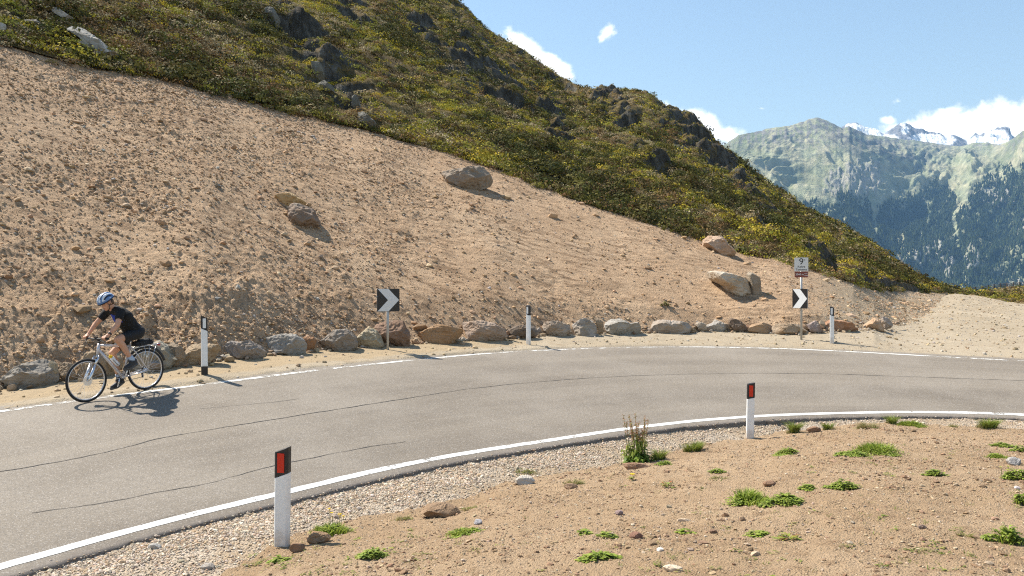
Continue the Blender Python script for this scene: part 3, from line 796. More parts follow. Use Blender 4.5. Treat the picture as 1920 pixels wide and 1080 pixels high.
for c_ in ((1603, 335, 50, 36), (1570, 345, 24, 26), (1630, 332, 30, 36), (1757, 473, 30, 32), (1725, 492, 22, 24), (1822, 490, 16, 40), (1690, 500, 14, 26), (1905, 540, 22, 16), (1870, 370, 50, 22), (1780, 500, 20, 22), (1925, 430, 20, 30)):
    crag = np.maximum(crag, spot(*c_, PXm, PYm, .8, 161) * (.9 if c_[1] < 480 else 1))
crag *= sstep(-.15, .1, fbm(PXm / 5, PYm / 14, 4, 163) + .05)
Zm = Zm + env * crag * 13 * ridged(PXm / 14, PYm / 20, 4, 164)
fl = np.interp(pxm, [1300, 1400, 1500, 1545, 1590, 1640, 1690, 1735, 1765, 1800, 1830, 1870, 1930, 2100, 2400], [390, 395, 398, 392, 372, 398, 384, 362, 352, 392, 356, 334, 325, 310, 300])
fo = sstep(-26, 34, PYm - fl + 34 * fbm(PXm / 24, PYm / 30, 4, 165) + 10 * fbm(PXm / 6, PYm / 8, 3, 166))
fo *= 1 - .95 * np.maximum.reduce([trk([(1632, 365), (1640, 400), (1642, 440), (1622, 465)], 4, PXm, PYm), trk([(1808, 345), (1800, 380), (1785, 410), (1795, 445)], 9, PXm, PYm), trk([(1560, 380), (1540, 420), (1570, 470)], 3.5, PXm, PYm), trk([(1730, 370), (1742, 400), (1738, 425)], 4, PXm, PYm)])
fo *= 1 - .9 * crag
fo *= .22 + .78 * sstep(-.24, .02, fbm(PXm / 17, PYm / 22, 4, 167) - .34 * sstep(1780, 1880, PXm) * sstep(430, 500, PYm))
ridge2 = np.exp(-((PYm - np.interp(PXm, [1540, 1600, 1660, 1720, 1800], [240, 262, 285, 300, 300])) / 26) ** 2) * sstep(1530, 1570, PXm) * sstep(1800, 1700, PXm)
hi = sstep(300, 250, PYm + 18 * fbm(PXm / 20, PYm / 20, 3, 168))
C = mix3((.32, .335, .215), (.40, .375, .245), sstep(-.3, .35, fbm(PXm / 30, PYm / 22, 4, 169)))
C = mix3(C, (.10, .135, .075), .62 * sstep(.62, .25, R2 * .6 + R1 * .4))  # shrubby gullies darkened and crests lightened in colour, standing in for spur shading
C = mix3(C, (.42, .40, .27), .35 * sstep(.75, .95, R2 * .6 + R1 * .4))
C = mix3(C, (.20, .225, .115), .6 * sstep(.0, .35, fbm(PXm / 12, PYm / 18, 4, 172)))
C = mix3(C, (.21, .20, .18), hi * sstep(-.1, .2, fbm(PXm / 7, PYm / 9, 4, 170)))
C = mix3(C, (.11, .11, .10), .85 * ridge2 * sstep(-.2, .15, fbm(PXm / 16, PYm / 12, 4, 178)))
C = mix3(C, (.045, .062, .026), fo)
C = mix3(C, (.36, .335, .31), crag * (.55 + .45 * sstep(-.2, .3, fbm(PXm / 4, PYm / 6, 3, 177))))
Gm = np.stack([X, D, Zm], -1)
bk = []
for dy, dz in ((60, -25), (500, -380), (1400, -1200)):
    b_ = Gm[-1].copy(); b_[:, 1] += dy; b_[:, 0] += (pxm - CX) / F * dy; b_[:, 2] += dz; bk.append(b_)
fr = Gm[0].copy(); fr[:, 1] -= 500; fr[:, 0] -= (pxm - CX) / F * 500; fr[:, 2] = -460
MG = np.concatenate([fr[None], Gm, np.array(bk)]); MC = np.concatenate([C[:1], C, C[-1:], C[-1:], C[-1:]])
def mount_mat(name, sc):
    m = NT(name); co = m.geo(); c = m.attr('cover')
    f = m.noise(co, .03 * sc, 6, .65); g = m.noise(co, .12 * sc, 5, .7)
    c = m.mix(m.mr(f, .3, .7), m.mix(1.0, c, (.66, .69, .68), 'MULTIPLY'), m.mix(1.0, c, (1.35, 1.32, 1.27), 'MULTIPLY'))
    return m.done(c, .95, m.bump(m.math('ADD', f, m.math('MULTIPLY', g, .5)), .8, 14 / sc), spec=.1)
MF = grid_faces(*MG.shape[:2])
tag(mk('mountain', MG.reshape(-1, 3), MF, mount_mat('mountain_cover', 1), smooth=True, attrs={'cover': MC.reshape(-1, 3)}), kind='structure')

# conifer forest on its lower half
fw = np.zeros(MG.shape[:2]); fw[1:nm + 1] = fo; fw = fw[:-1, :-1].ravel(); fw[fw < .08] = 0
yc = np.zeros(MG.shape[:2]); yc[1:nm + 1] = PYm; yc = yc[:-1, :-1].ravel()
fw *= (yc > 290) & (yc < 575) * fsel(pxm, 1380, 1960, MG.shape[0]).astype(bool)
n = 38000
p, nn, k = tri_sample(MG.reshape(-1, 3), MF, n, fw)
h = rng.uniform(8, 19, n); r = h * rng.uniform(.16, .26, n); seg = 5
an = np.arange(seg) * 2 * np.pi / seg
ring = np.stack([np.cos(an), np.sin(an), 0 * an], -1)[None] * r[:, None, None] * rng.uniform(.7, 1.3, (n, seg, 1))
low = p[:, None] + ring + np.array([0, 0, 1])[None, None] * (h * .06)[:, None, None]
V = np.concatenate([low, (p + np.stack([0 * h, 0 * h, h], -1))[:, None]], 1)
tri = np.array([[i, (i + 1) % seg, seg] for i in range(seg)])
Fa = (tri[None] + (np.arange(n) * (seg + 1))[:, None, None]).reshape(-1, 3)
tt = tints(n, [(.028, .045, .02), (.04, .058, .026), (.022, .036, .018), (.055, .075, .03), (.075, .095, .035)], .25)
m = NT('conifer_needles'); M_CON = m.done(m.attr('tint'), .9, spec=.1)
tag(mk('conifer_forest', V.reshape(-1, 3), Fa, M_CON, attrs={'tint': np.repeat(tt, seg + 1, 0)}), kind='stuff')

M2R = [(1480, 300), (1560, 258), (1580, 238), (1590, 231), (1605, 230.5), (1618, 237), (1645, 243), (1657, 251), (1675, 239), (1688, 230), (1696, 229.5), (1706, 234), (1716, 241), (1740, 247), (1764, 252), (1775, 259), (1787, 253), (1797, 257), (1812, 264),
       (1822, 257), (1829, 250), (1836, 254), (1850, 249), (1868, 243), (1884, 237.5), (1893, 240), (1896, 252), (1906, 268), (1940, 285), (2100, 300)]
px2 = np.arange(1480, 2090, 1.2)
y2 = np.interp(px2, *np.array(M2R, float).T) + 1.6 * fbm(px2 / 5, px2 * 0, 4, 181, .6)
n2r = 120; t = np.linspace(0, 1, n2r)[:, None]; dA, dB = 5150., 6300.
D = dA + (dB - dA) * t + 0 * px2; zA = (CY - 320) / F * dA; Z = zA + ((CY - y2) / F * dB - zA) * t
P2 = np.broadcast_to(px2, D.shape); X = (P2 - CX) / F * D
Z = Z + (1 - .9 * sstep(.85, 1, t)) * sstep(0, .1, t) * (75 * (ridged(X / 300, D / 420, 4, 182) - .3) + 28 * fbm(X / 65, D / 65, 4, 183))
Y2 = CY - F * Z / D
sn = np.zeros(D.shape)
for c_ in ((1628, 249, 42, 16), (1738, 260, 40, 11), (1770, 263, 26, 10), (1697, 244, 9, 8), (1845, 264, 40, 12), (1880, 258, 18, 15), (1860, 250, 16, 8), (1660, 259, 26, 10), (1693, 233, 6, 4), (1600, 238, 16, 8)):
    sn = np.maximum(sn, spot(*c_, P2, Y2, .45, 184))
C = mix3((.17, .175, .19), (.24, .235, .24), sstep(-.2, .3, fbm(P2 / 8, Y2 / 8, 4, 185)))
C = mix3(C, (.88, .89, .90), sn)
G2 = np.stack([X, D, Z], -1); b_ = G2[-1].copy(); b_[:, 1] += 500; b_[:, 0] += (px2 - CX) / F * 500; b_[:, 2] -= 700
G2 = np.concatenate([G2, b_[None]]); C = np.concatenate([C, C[-1:]])
tag(mk('snow_mountain', G2.reshape(-1, 3), grid_faces(*G2.shape[:2]), mount_mat('snow_mountain_cover', .5), smooth=True, attrs={'cover': C.reshape(-1, 3)}), kind='structure')

# the valley floor, out to the horizon
xs = np.linspace(-5800, 7800, 60); ys = np.linspace(-2200, 7100, 60)
gx, gy = np.meshgrid(xs, ys); gzv = -470 + 30 * fbm(gx / 900, gy / 900, 3, 191)
m = NT('valley_meadow'); co = m.geo()
M_VAL = m.done(m.ramp(m.noise(co, .004, 6, .6), [(.35, (.035, .05, .022)), (.6, (.09, .10, .04))]), .95)
tag(mk('valley_ground', np.stack([gx, gy, gzv], -1).reshape(-1, 3), grid_faces(60, 60), M_VAL, smooth=True), kind='structure')

# ------------------------------------------------------------------ haze
mb = MB(); mb.box(((1000, 2450, 400)), (14000, 9500, 1810))
m = bpy.data.materials.new('thin_haze'); m.use_nodes = True; nt = m.node_tree; nt.nodes.clear()
o_ = nt.nodes.new('ShaderNodeOutputMaterial'); v_ = nt.nodes.new('ShaderNodeVolumePrincipled')
v_.inputs['Color'].default_value = (.30, .58, 1, 1); v_.inputs['Density'].default_value = HAZE; v_.inputs['Anisotropy'].default_value = 0.0
nt.links.new(v_.outputs[0], o_.inputs['Volume'])
tag(mb.build('haze', m), kind='stuff')

# ------------------------------------------------------------------ sky, sun, camera
SUN = Vector((-.531, .328, .781)).normalized()
w = bpy.data.worlds.new('World'); scene.world = w; w.use_nodes = True; nt = w.node_tree; nt.nodes.clear()
def wn(t, **k):
    n_ = nt.nodes.new(t)
    for a_, b_ in k.items(): setattr(n_, a_, b_)
    return n_
def wm(op, a_, b_=0.0, c_=0.0, clamp=False):
    n_ = wn('ShaderNodeMath', operation=op, use_clamp=clamp)
    for i, x in enumerate((a_, b_, c_)):
        if isinstance(x, bpy.types.NodeSocket): nt.links.new(x, n_.inputs[i])
        else: n_.inputs[i].default_value = x
    return n_.outputs[0]
out = wn('ShaderNodeOutputWorld'); bg = wn('ShaderNodeBackground'); sky = wn('ShaderNodeTexSky', sky_type='NISHITA')
sky.sun_disc = False; sky.sun_elevation = math.asin(SUN.z); sky.sun_rotation = math.atan2(SUN.x, SUN.y); sky.altitude = 3000; sky.air_density = 2.0; sky.dust_density = .45; sky.ozone_density = 0
tc = wn('ShaderNodeTexCoord'); sp = wn('ShaderNodeSeparateXYZ'); nt.links.new(tc.outputs['Generated'], sp.inputs[0])
yy = wm('MAXIMUM', sp.outputs[1], .05); cu = wn('ShaderNodeCombineXYZ')
nt.links.new(wm('DIVIDE', sp.outputs[0], yy), cu.inputs[0]); nt.links.new(wm('DIVIDE', sp.outputs[2], yy), cu.inputs[1])
field = None
for cx_, cy2, ra, rb, rot, wt in CLOUDS:
    mp = wn('ShaderNodeMapping', vector_type='TEXTURE'); nt.links.new(cu.outputs[0], mp.inputs[0])
    mp.inputs[1].default_value = ((cx_ - CX) / F, (CY - cy2) / F, 0); mp.inputs[2].default_value = (0, 0, math.radians(-rot)); mp.inputs[3].default_value = (ra / F, rb / F, 1)
    ln = wn('ShaderNodeVectorMath', operation='LENGTH'); nt.links.new(mp.outputs[0], ln.inputs[0])
    e_ = wm('SUBTRACT', wt, ln.outputs['Value'])
    field = e_ if field is None else wm('SMOOTH_MAX', field, e_, .15)
ns = wn('ShaderNodeTexNoise'); nt.links.new(cu.outputs[0], ns.inputs['Vector']); ns.inputs['Scale'].default_value = 34; ns.inputs['Detail'].default_value = 8; ns.inputs['Roughness'].default_value = .62; ns.inputs['Distortion'].default_value = .3
fd_ = wm('ADD', field, wm('MULTIPLY', wm('SUBTRACT', ns.outputs['Fac'], .5), 1.7))
mr = wn('ShaderNodeMapRange', interpolation_type='SMOOTHSTEP'); nt.links.new(fd_, mr.inputs[0]); mr.inputs[1].default_value = -.05; mr.inputs[2].default_value = .55
den = wm('MULTIPLY', mr.outputs[0], wm('GREATER_THAN', sp.outputs[1], .05))
mx = wn('ShaderNodeMix', data_type='RGBA'); nt.links.new(den, mx.inputs[0]); nt.links.new(sky.outputs[0], mx.inputs[6]); mx.inputs[7].default_value = (*CLOUD_RGB, 1)
nt.links.new(mx.outputs[2], bg.inputs[0]); bg.inputs[1].default_value = SKY; nt.links.new(bg.outputs[0], out.inputs[0])

sl = bpy.data.lights.new('sun', 'SUN'); sl.energy = SUNP; sl.angle = math.radians(.53); sl.color = (1, .93, .82)
so = bpy.data.objects.new('sun', sl); link(so); so.rotation_euler = (-SUN).to_track_quat('-Z', 'Y').to_euler(); so.location = SUN * 60

cam = bpy.data.cameras.new('camera'); cam.sensor_width = 36; cam.lens = 36 * F / 1920; cam.clip_start = .1; cam.clip_end = 40000
co_ = bpy.data.objects.new('camera', cam); link(co_); co_.rotation_euler = (math.pi / 2, 0, 0); scene.camera = co_
scene.view_settings.view_transform = 'Standard'; scene.view_settings.look = 'None'; scene.view_settings.gamma = 1; scene.view_settings.exposure = EXPO
scene.cycles.use_denoising = DENOISE; scene.cycles.filter_width = 1.15
scene.cycles.max_bounces = 6; scene.cycles.transparent_max_bounces = 12
# ------------------------------------------------------------------ boulders
def rock_mat():
    m = NT('boulder_rock'); co = m.n('ShaderNodeTexCoord').outputs['Object']; oi = m.n('ShaderNodeObjectInfo')
    off = m.n('ShaderNodeVectorMath', operation='ADD'); m.t.links.new(co, off.inputs[0]); m.t.links.new(oi.outputs['Location'], off.inputs[1]); co = off.outputs[0]
    a = m.noise(co, 1.7, 6, .65, .5); b = m.noise(co, 8, 7, .7); s = m.noise(m.vscale(co, (1.2, 1.2, 7), (.5, .35, 0)), 2.2, 5, .6); v = m.voro(co, 3.2, 'DISTANCE_TO_EDGE')
    c = oi.outputs['Color']
    c1 = m.mix(m.mr(a, .42, .62, 0, .7), c, m.mix(1.0, c, (.72, .60, .46), 'MULTIPLY'))
    c1 = m.mix(m.mr(s, .5, .75, 0, .7), c1, m.mix(1.0, c, (1.35, 1.33, 1.30), 'MULTIPLY'))
    c1 = m.mix(m.mr(b, .56, .76, 0, .75), c1, m.mix(1.0, c, (.42, .40, .38), 'MULTIPLY'))
    c1 = m.mix(m.mr(m.noise(co, 3.3, 4), .64, .72, 0, .5), c1, (.33, .32, .27))
    h = m.math('ADD', m.math('MULTIPLY', a, .8), m.math('MULTIPLY', b, .7)); h = m.math('ADD', h, m.math('MULTIPLY', s, .5))
    return m.done(c1, .88, m.bump(h, .8, .07), spec=.25)
M_ROCK = rock_mat()
SPH = ico(5)

def boulder(poly, colr, label, seed, group=None, depth=.45, on=None, sink=0.0, name='boulder', facets=16, back=.30, shear=False, under=1.12):
    r_ = np.random.default_rng(seed)
    p = np.array(poly, float); cx, cy2 = (p[:, 0].min() + p[:, 0].max()) / 2, p[:, 1].mean(); yb = p[:, 1].max(); xb = p[p[:, 1].argmax(), 0]
    base = on(cx, yb - 2)
    wpx = np.ptp(p[:, 0]); hpx = np.ptp(p[:, 1])
    th = depth * min(wpx, hpx * 1.8) / F * base.y               # half thickness
    d = base.y + th * back
    c = P(cx, cy2, d)
    L = np.stack([(p[:, 0] - cx) / F * d, (cy2 - p[:, 1]) / F * d], 1)
    L[L[:, 1] < 0, 1] *= under
    seg = np.roll(L, -1, 0)
    S, Fc = SPH
    th_ = np.arctan2(S[:, 2], S[:, 0]); rho = np.hypot(S[:, 0], S[:, 2])
    dirs = np.stack([np.cos(th_), np.sin(th_)], 1); R = np.zeros(len(S))
    for a, b in zip(L, seg):
        e = b - a; den = dirs[:, 0] * e[1] - dirs[:, 1] * e[0]
        with np.errstate(divide='ignore', invalid='ignore'):
            tt = (a[0] * e[1] - a[1] * e[0]) / den; uu = (a[0] * dirs[:, 1] - a[1] * dirs[:, 0]) / den
        ok = (tt > 0) & (uu >= -1e-6) & (uu <= 1 + 1e-6); R = np.where(ok & (tt > R), tt, R)
    f = rho ** .5
    V = np.stack([dirs[:, 0] * R * f, np.sign(S[:, 1]) * np.abs(S[:, 1]) ** .8 * th, dirs[:, 1] * R * f], 1)
    for k in range(facets):
        n_ = r_.normal(size=3); n_[1] = -abs(n_[1]) * 1.1 if k % 3 else n_[1]; n_[0] *= .6; n_[1] *= 1.3; n_ /= np.linalg.norm(n_)
        q = V @ n_; lim = q.max() * r_.uniform(.60, .88); ov = np.maximum(0, q - lim); V = V - ov[:, None] * n_ * .97
    for ax, lo, hi in ((0, L[:, 0].min(), L[:, 0].max()), (2, L[:, 1].min(), L[:, 1].max())):
        a0, a1 = V[:, ax].min(), V[:, ax].max(); V[:, ax] = lo + (V[:, ax] - a0) * (hi - lo) / (a1 - a0)
    if shear:
        pl, pr = p[p[:, 0].argmin()], p[p[:, 0].argmax()]; dl, dr_ = on(pl[0], pl[1] + 4).y, on(pr[0], pr[1] + 4).y
        k_ = .6 * np.clip(dr_ - dl, -6, 6); V[:, 1] += ((V[:, 0] - V[:, 0].min()) / np.ptp(V[:, 0]) - .5) * k_
    sc = min(np.ptp(V[:, 0]), np.ptp(V[:, 2])) + 1e-6
    nr = V / (np.linalg.norm(V, axis=1)[:, None] + 1e-9); o = r_.uniform(0, 50, 3)
    dsp = .05 * n3(V / sc * 2.4 + o, 3) + .04 * (1 - 2 * np.abs(n3(V / sc * 5 + o, 5))) + .03 * n3(V / sc * 12 + o, 6)
    V = V + nr * (dsp * sc)[:, None]
    zb = V[:, 2].min(); V[:, 2] -= zb
    o_ = mk(name, V, Fc, M_ROCK, smooth=False)
    o_.location = (c.x, c.y, c.z + zb - sink); o_.color = (*colr, 1)
    return tag(o_, label, 'boulder' if name == 'boulder' else 'rock', group)

def row_ground(px, py):
    d, z = tab(ROCKS, px); return Vector(((px - CX) / F * d, float(d) - .1, float(z)))
GREY, BRN, RUST, PALE, DRK, TAN = (.27, .245, .21), (.29, .22, .15), (.29, .165, .09), (.36, .31, .22), (.17, .135, .105), (.33, .255, .17)
ROWG = 'boulders lining the foot of the bare dirt bank'
ROW = [
 ([(3, 721), (11, 697), (18, 686), (44, 684), (61, 677), (80, 678), (89, 693), (94, 710), (85, 723), (43, 733), (20, 729)], GREY, 'large grey boulder with a rusty patch, leftmost of the roadside row', .5),
 ([(88, 688), (92, 676), (105, 688), (107, 699), (101, 710), (94, 706)], PALE, 'small pointed pale stone wedged beside the large grey boulder at the left end', .5),
 ([(109, 690), (118, 680), (133, 682), (141, 693), (137, 708), (120, 712), (109, 704)], BRN, 'small brown boulder just ahead of the bicycle front wheel', .5),
 ([(137, 707), (139, 684), (150, 669), (165, 660), (185, 662), (197, 675), (195, 700), (180, 713), (155, 717)], TAN, 'brown grey boulder seen through the bicycle front wheel', .5),
 ([(193, 700), (192, 674), (205, 660), (222, 664), (228, 685), (222, 702)], TAN, 'rounded boulder behind the bicycle frame and water bottle', .5),
 ([(240, 690), (245, 657), (262, 642), (285, 643), (305, 654), (322, 675), (328, 692), (300, 703), (260, 700)], (.30, .27, .21), 'big olive brown boulder behind the bicycle rear wheel', .5),
 ([(314, 655), (322, 643), (333, 648), (343, 665), (346, 686), (330, 695), (320, 680)], BRN, 'upright split brown slab leaning on the boulder behind the rear wheel', .5),
 ([(346, 655), (352, 645), (375, 646), (406, 647), (410, 651), (409, 670), (395, 682), (377, 684), (360, 680), (349, 677)], TAN, 'squarish tan boulder directly behind the black footed marker post', .45),
 ([(415, 662), (422, 652), (436, 643), (455, 646), (467, 637), (485, 647), (492, 662), (487, 672), (470, 676), (432, 670)], (.29, .26, .235), 'grey boulder streaked with white, next right of the black footed post', .5),
 ([(492, 647), (497, 635), (530, 627), (550, 629), (562, 637), (572, 650), (570, 662), (545, 666), (510, 665), (497, 660)], (.29, .275, .25), 'smooth blue grey boulder with a flat broad face', .5),
 ([(567, 637), (575, 630), (587, 632), (592, 640), (587, 655), (577, 655)], RUST, 'small rusty stone between the blue grey and the dark rough boulder', .5),
 ([(591, 645), (607, 632), (621, 621), (635, 620), (647, 618), (655, 623), (666, 632), (669, 641), (666, 654), (647, 659), (619, 659), (599, 657)], (.25, .215, .18), 'dark rough boulder left of the pale triangular one', .5),
 ([(666, 632), (676, 623), (688, 613), (701, 620), (713, 629), (718, 641), (713, 652), (694, 654), (672, 651)], PALE, 'pale triangular boulder left of the free standing chevron sign', .45),
 ([(702, 615), (710, 604), (732, 603), (754, 604), (761, 618), (769, 626), (768, 642), (760, 648), (732, 648), (716, 635)], (.23, .15, .105), 'dark rusty jagged boulder right behind the left chevron sign pole', .5),
 ([(769, 621), (790, 622), (805, 623), (825, 612), (845, 609), (862, 610), (868, 622), (866, 634), (850, 641), (815, 642), (795, 635), (780, 628)], (.34, .22, .125), 'rusty wedge shaped boulder with a long thin left tip', .5),
 ([(867, 615), (877, 605), (902, 602), (927, 606), (945, 617), (950, 627), (940, 639), (900, 640), (882, 636), (870, 625)], (.33, .25, .19), 'broad brown dome boulder left of the middle white marker post', .5),
 ([(950, 617), (960, 610), (982, 612), (1005, 612), (1007, 622), (1000, 630), (980, 632), (960, 629)], DRK, 'low dark boulder half buried behind the middle marker post', .5),
 ([(1017, 612), (1025, 601), (1040, 601), (1067, 610), (1070, 617), (1060, 626), (1040, 631), (1025, 626)], (.35, .29, .235), 'wedge shaped brown boulder first right of the middle marker post', .5),
 ([(1072, 615), (1085, 599), (1095, 597), (1110, 602), (1120, 615), (1120, 627), (1100, 631), (1080, 626)], (.34, .305, .265), 'peaked grey brown boulder second right of the middle marker post', .5),
 ([(1114, 600), (1122, 597), (1131, 606), (1131, 620), (1122, 622)], BRN, 'small brown stone squeezed between the peaked and the notched boulder', .5),
 ([(1130, 617), (1137, 602), (1152, 599), (1167, 600), (1180, 609), (1195, 607), (1202, 615), (1200, 625), (1170, 629), (1140, 627)], (.34, .325, .295), 'grey boulder with a notched top, left of the longest block', .5),
 ([(1216, 616), (1218, 606), (1227, 600), (1250, 601), (1272, 603), (1287, 606), (1299, 615), (1295, 621), (1286, 624), (1237, 626), (1219, 625)], (.35, .30, .25), 'longest low grey brown block of the roadside row', .45),
 ([(1304, 607), (1310, 603), (1323, 607), (1324, 619), (1317, 622), (1306, 618)], (.37, .32, .26), 'small cube like stone right of the longest block', .6),
 ([(1323, 611), (1336, 606), (1342, 600), (1353, 604), (1365, 612), (1370, 619), (1361, 623), (1346, 622), (1326, 619)], (.36, .335, .30), 'grey boulder with an off centre peak beside the dark slanting slab', .5),
 ([(1367, 597), (1376, 600), (1391, 606), (1399, 612), (1401, 619), (1390, 623), (1376, 619), (1367, 610)], (.17, .13, .10), 'dark brown slab slanting down to the right', .4),
 ([(1402, 613), (1421, 607), (1433, 605), (1449, 611), (1451, 624), (1443, 626), (1415, 625), (1403, 620)], (.36, .245, .15), 'orange brown cracked boulder left of the tall double sign', .5),
 ([(1450, 619), (1468, 607), (1502, 608), (1509, 611), (1515, 619), (1510, 624), (1484, 627), (1468, 625), (1452, 624)], (.36, .28, .20), 'brown block standing behind the pole of the numbered sign', .45),
 ([(1513, 607), (1519, 602), (1529, 603), (1537, 615), (1543, 622), (1528, 624), (1519, 618)], (.31, .25, .23), 'small purplish stone between the numbered sign and the last marker post', .5),
 ([(1540, 616), (1551, 608), (1566, 600), (1579, 600), (1595, 606), (1601, 615), (1611, 619), (1607, 624), (1588, 621), (1572, 624), (1560, 625)], (.37, .22, .14), 'rust red boulder behind the white marker post near the lay by', .5),
 ([(1620, 622), (1623, 612), (1639, 602), (1652, 596), (1659, 609), (1659, 618), (1636, 624)], (.42, .30, .20), 'orange tan boulder second from the right end of the row', .5),
 ([(1653, 593), (1668, 597), (1674, 605), (1671, 611), (1661, 615), (1656, 606)], (.36, .31, .27), 'small grey slab ending the row at the lay by', .5),
]
for i, (poly, c_, lab, dp) in enumerate(ROW):
    boulder(poly, c_, lab, 100 + i, ROWG, dp, row_ground, back=.2, under=1.35)
BANKROCKS = [
 ([(830, 323), (837, 318), (848, 314), (863, 312), (873, 315), (880, 311), (898, 314), (908, 320), (920, 332), (922, 337), (917, 342), (900, 345), (887, 346), (878, 354), (872, 352), (862, 345), (847, 343), (833, 337)], (.27, .22, .17), 'largest dark layered rock, highest on the bare dirt bank', .40),
 ([(519, 366), (530, 361), (538, 362), (569, 377), (570, 381), (546, 386), (540, 387), (528, 384), (520, 373)], (.46, .33, .18), 'flat orange slab lying above a brown block on the dirt bank', .6),
 ([(544, 401), (545, 385), (553, 382), (573, 387), (587, 393), (598, 411), (595, 419), (578, 422), (562, 425), (544, 415)], (.235, .18, .14), 'brown angular block below the orange slab on the dirt bank', .55),
 ([(1319, 464), (1323, 450), (1333, 442), (1343, 445), (1352, 443), (1359, 450), (1362, 457), (1375, 466), (1375, 473), (1362, 474), (1343, 471), (1327, 468)], (.44, .32, .23), 'rough orange rock on the rim where dirt bank meets green hill', .55),
 ([(1332, 510), (1343, 509), (1387, 518), (1404, 528), (1405, 541), (1390, 549), (1373, 550), (1359, 546), (1357, 534), (1336, 523)], (.46, .40, .32), 'pale flat topped boulder on the dirt bank left of the numbered sign', .75),
 ([(1401, 517), (1408, 512), (1418, 510), (1423, 525), (1426, 541), (1423, 553), (1412, 551), (1407, 537)], (.30, .25, .19), 'tall narrow slab upright against the pale flat topped boulder', .8),
]
for i, (poly, c_, lab, dp) in enumerate(BANKROCKS):
    boulder(poly, c_, lab, 200 + i, 'single rocks resting on the bare dirt bank', dp, bank_hit, back=.35, under=1.7, facets=8)
HILLROCKS = [
 ([(133, 60), (158, 65), (187, 81), (208, 96), (219, 103), (200, 105), (183, 95), (162, 80), (144, 71)], (.34, .33, .30), 'long pale grey slab tilted in the scrub just above the dirt bank', .5),
 ([(100, 27), (112, 28), (129, 38), (119, 41), (102, 33)], (.42, .40, .37), 'short pale slab in the scrub above the long pale slab', .7),
 ([(49, 52), (67, 48), (82, 58), (69, 58)], (.40, .37, .33), 'small flat light rock among dark bushes near the photo corner', .8),
 ([(145, 92), (154, 90), (163, 97), (154, 103), (146, 101)], (.36, .35, .32), 'little round grey rock below the long pale slab', .7),
 ([(-6, 55), (7, 57), (7, 66), (-6, 68)], (.42, .42, .40), 'grey rock cut off by the photo edge above the dirt bank', .7),
 ([(497, 12), (514, 21), (523, 37), (521, 56), (509, 52), (499, 30)], (.17, .165, .145), 'tall grey crag face left of the upper dark gully', .6),
 ([(583, 118), (592, 116), (603, 132), (608, 150), (596, 149), (586, 134)], (.16, .155, .13), 'narrow grey slab standing in the middle of the rocky gully', .6),
 ([(594, 150), (608, 150), (624, 163), (627, 173), (612, 172), (598, 162)], (.17, .165, .14), 'slanting grey slab under the narrow one in the rocky gully', .6),
 ([(660, 178), (668, 180), (676, 198), (680, 212), (668, 208), (661, 194)], (.15, .145, .125), 'grey slab low in the rocky gully', .6),
 ([(671, 209), (684, 210), (700, 226), (704, 238), (688, 236), (674, 222)], (.15, .145, .125), 'lowest grey slab of the rocky gully, just above the dirt bank', .6),
]
for i, (poly, c_, lab, dp) in enumerate(HILLROCKS):
    boulder(poly, c_, lab, 300 + i, 'grey rocks in the heath of the green hill', dp, hill_hit, name='rock', back=.0 if i < 5 else .1, shear=i < 5, under=1.6 if i < 5 else 1.15, sink=-.22 if i < 5 else 0.0)

# ------------------------------------------------------------------ marker posts
def post_mat():
    m = NT('white_post_plastic'); co = m.obj(); s = m.n('ShaderNodeSeparateXYZ'); m.t.links.new(co, s.inputs[0])
    f = m.noise(co, 9, 5, .65); g = m.noise(m.vscale(co, (14, 14, 3)), 1.0, 5, .7)
    c = m.mix(m.mr(f, .3, .7), (.70, .71, .71), (.80, .81, .81)); c = m.mix(m.mr(g, .58, .78, 0, .22), c, (.50, .47, .42))
    sp = m.math('ADD', s.outputs[2], m.math('MULTIPLY', f, .35)); c = m.mix(m.mr(sp, .34, .16, 0, .65), c, (.42, .33, .23))
    return m.done(c, .5, spec=.4)
M_POST = post_mat()
M_BLACK = plain('black_post_plastic', (.025, .022, .022), .5, var=.3)
M_REDREF = plain('red_reflector', (.62, .03, .012), .25, var=.25, scale=60)
M_WREF = plain('clear_reflector', (.75, .77, .78), .2, var=.1, scale=60)

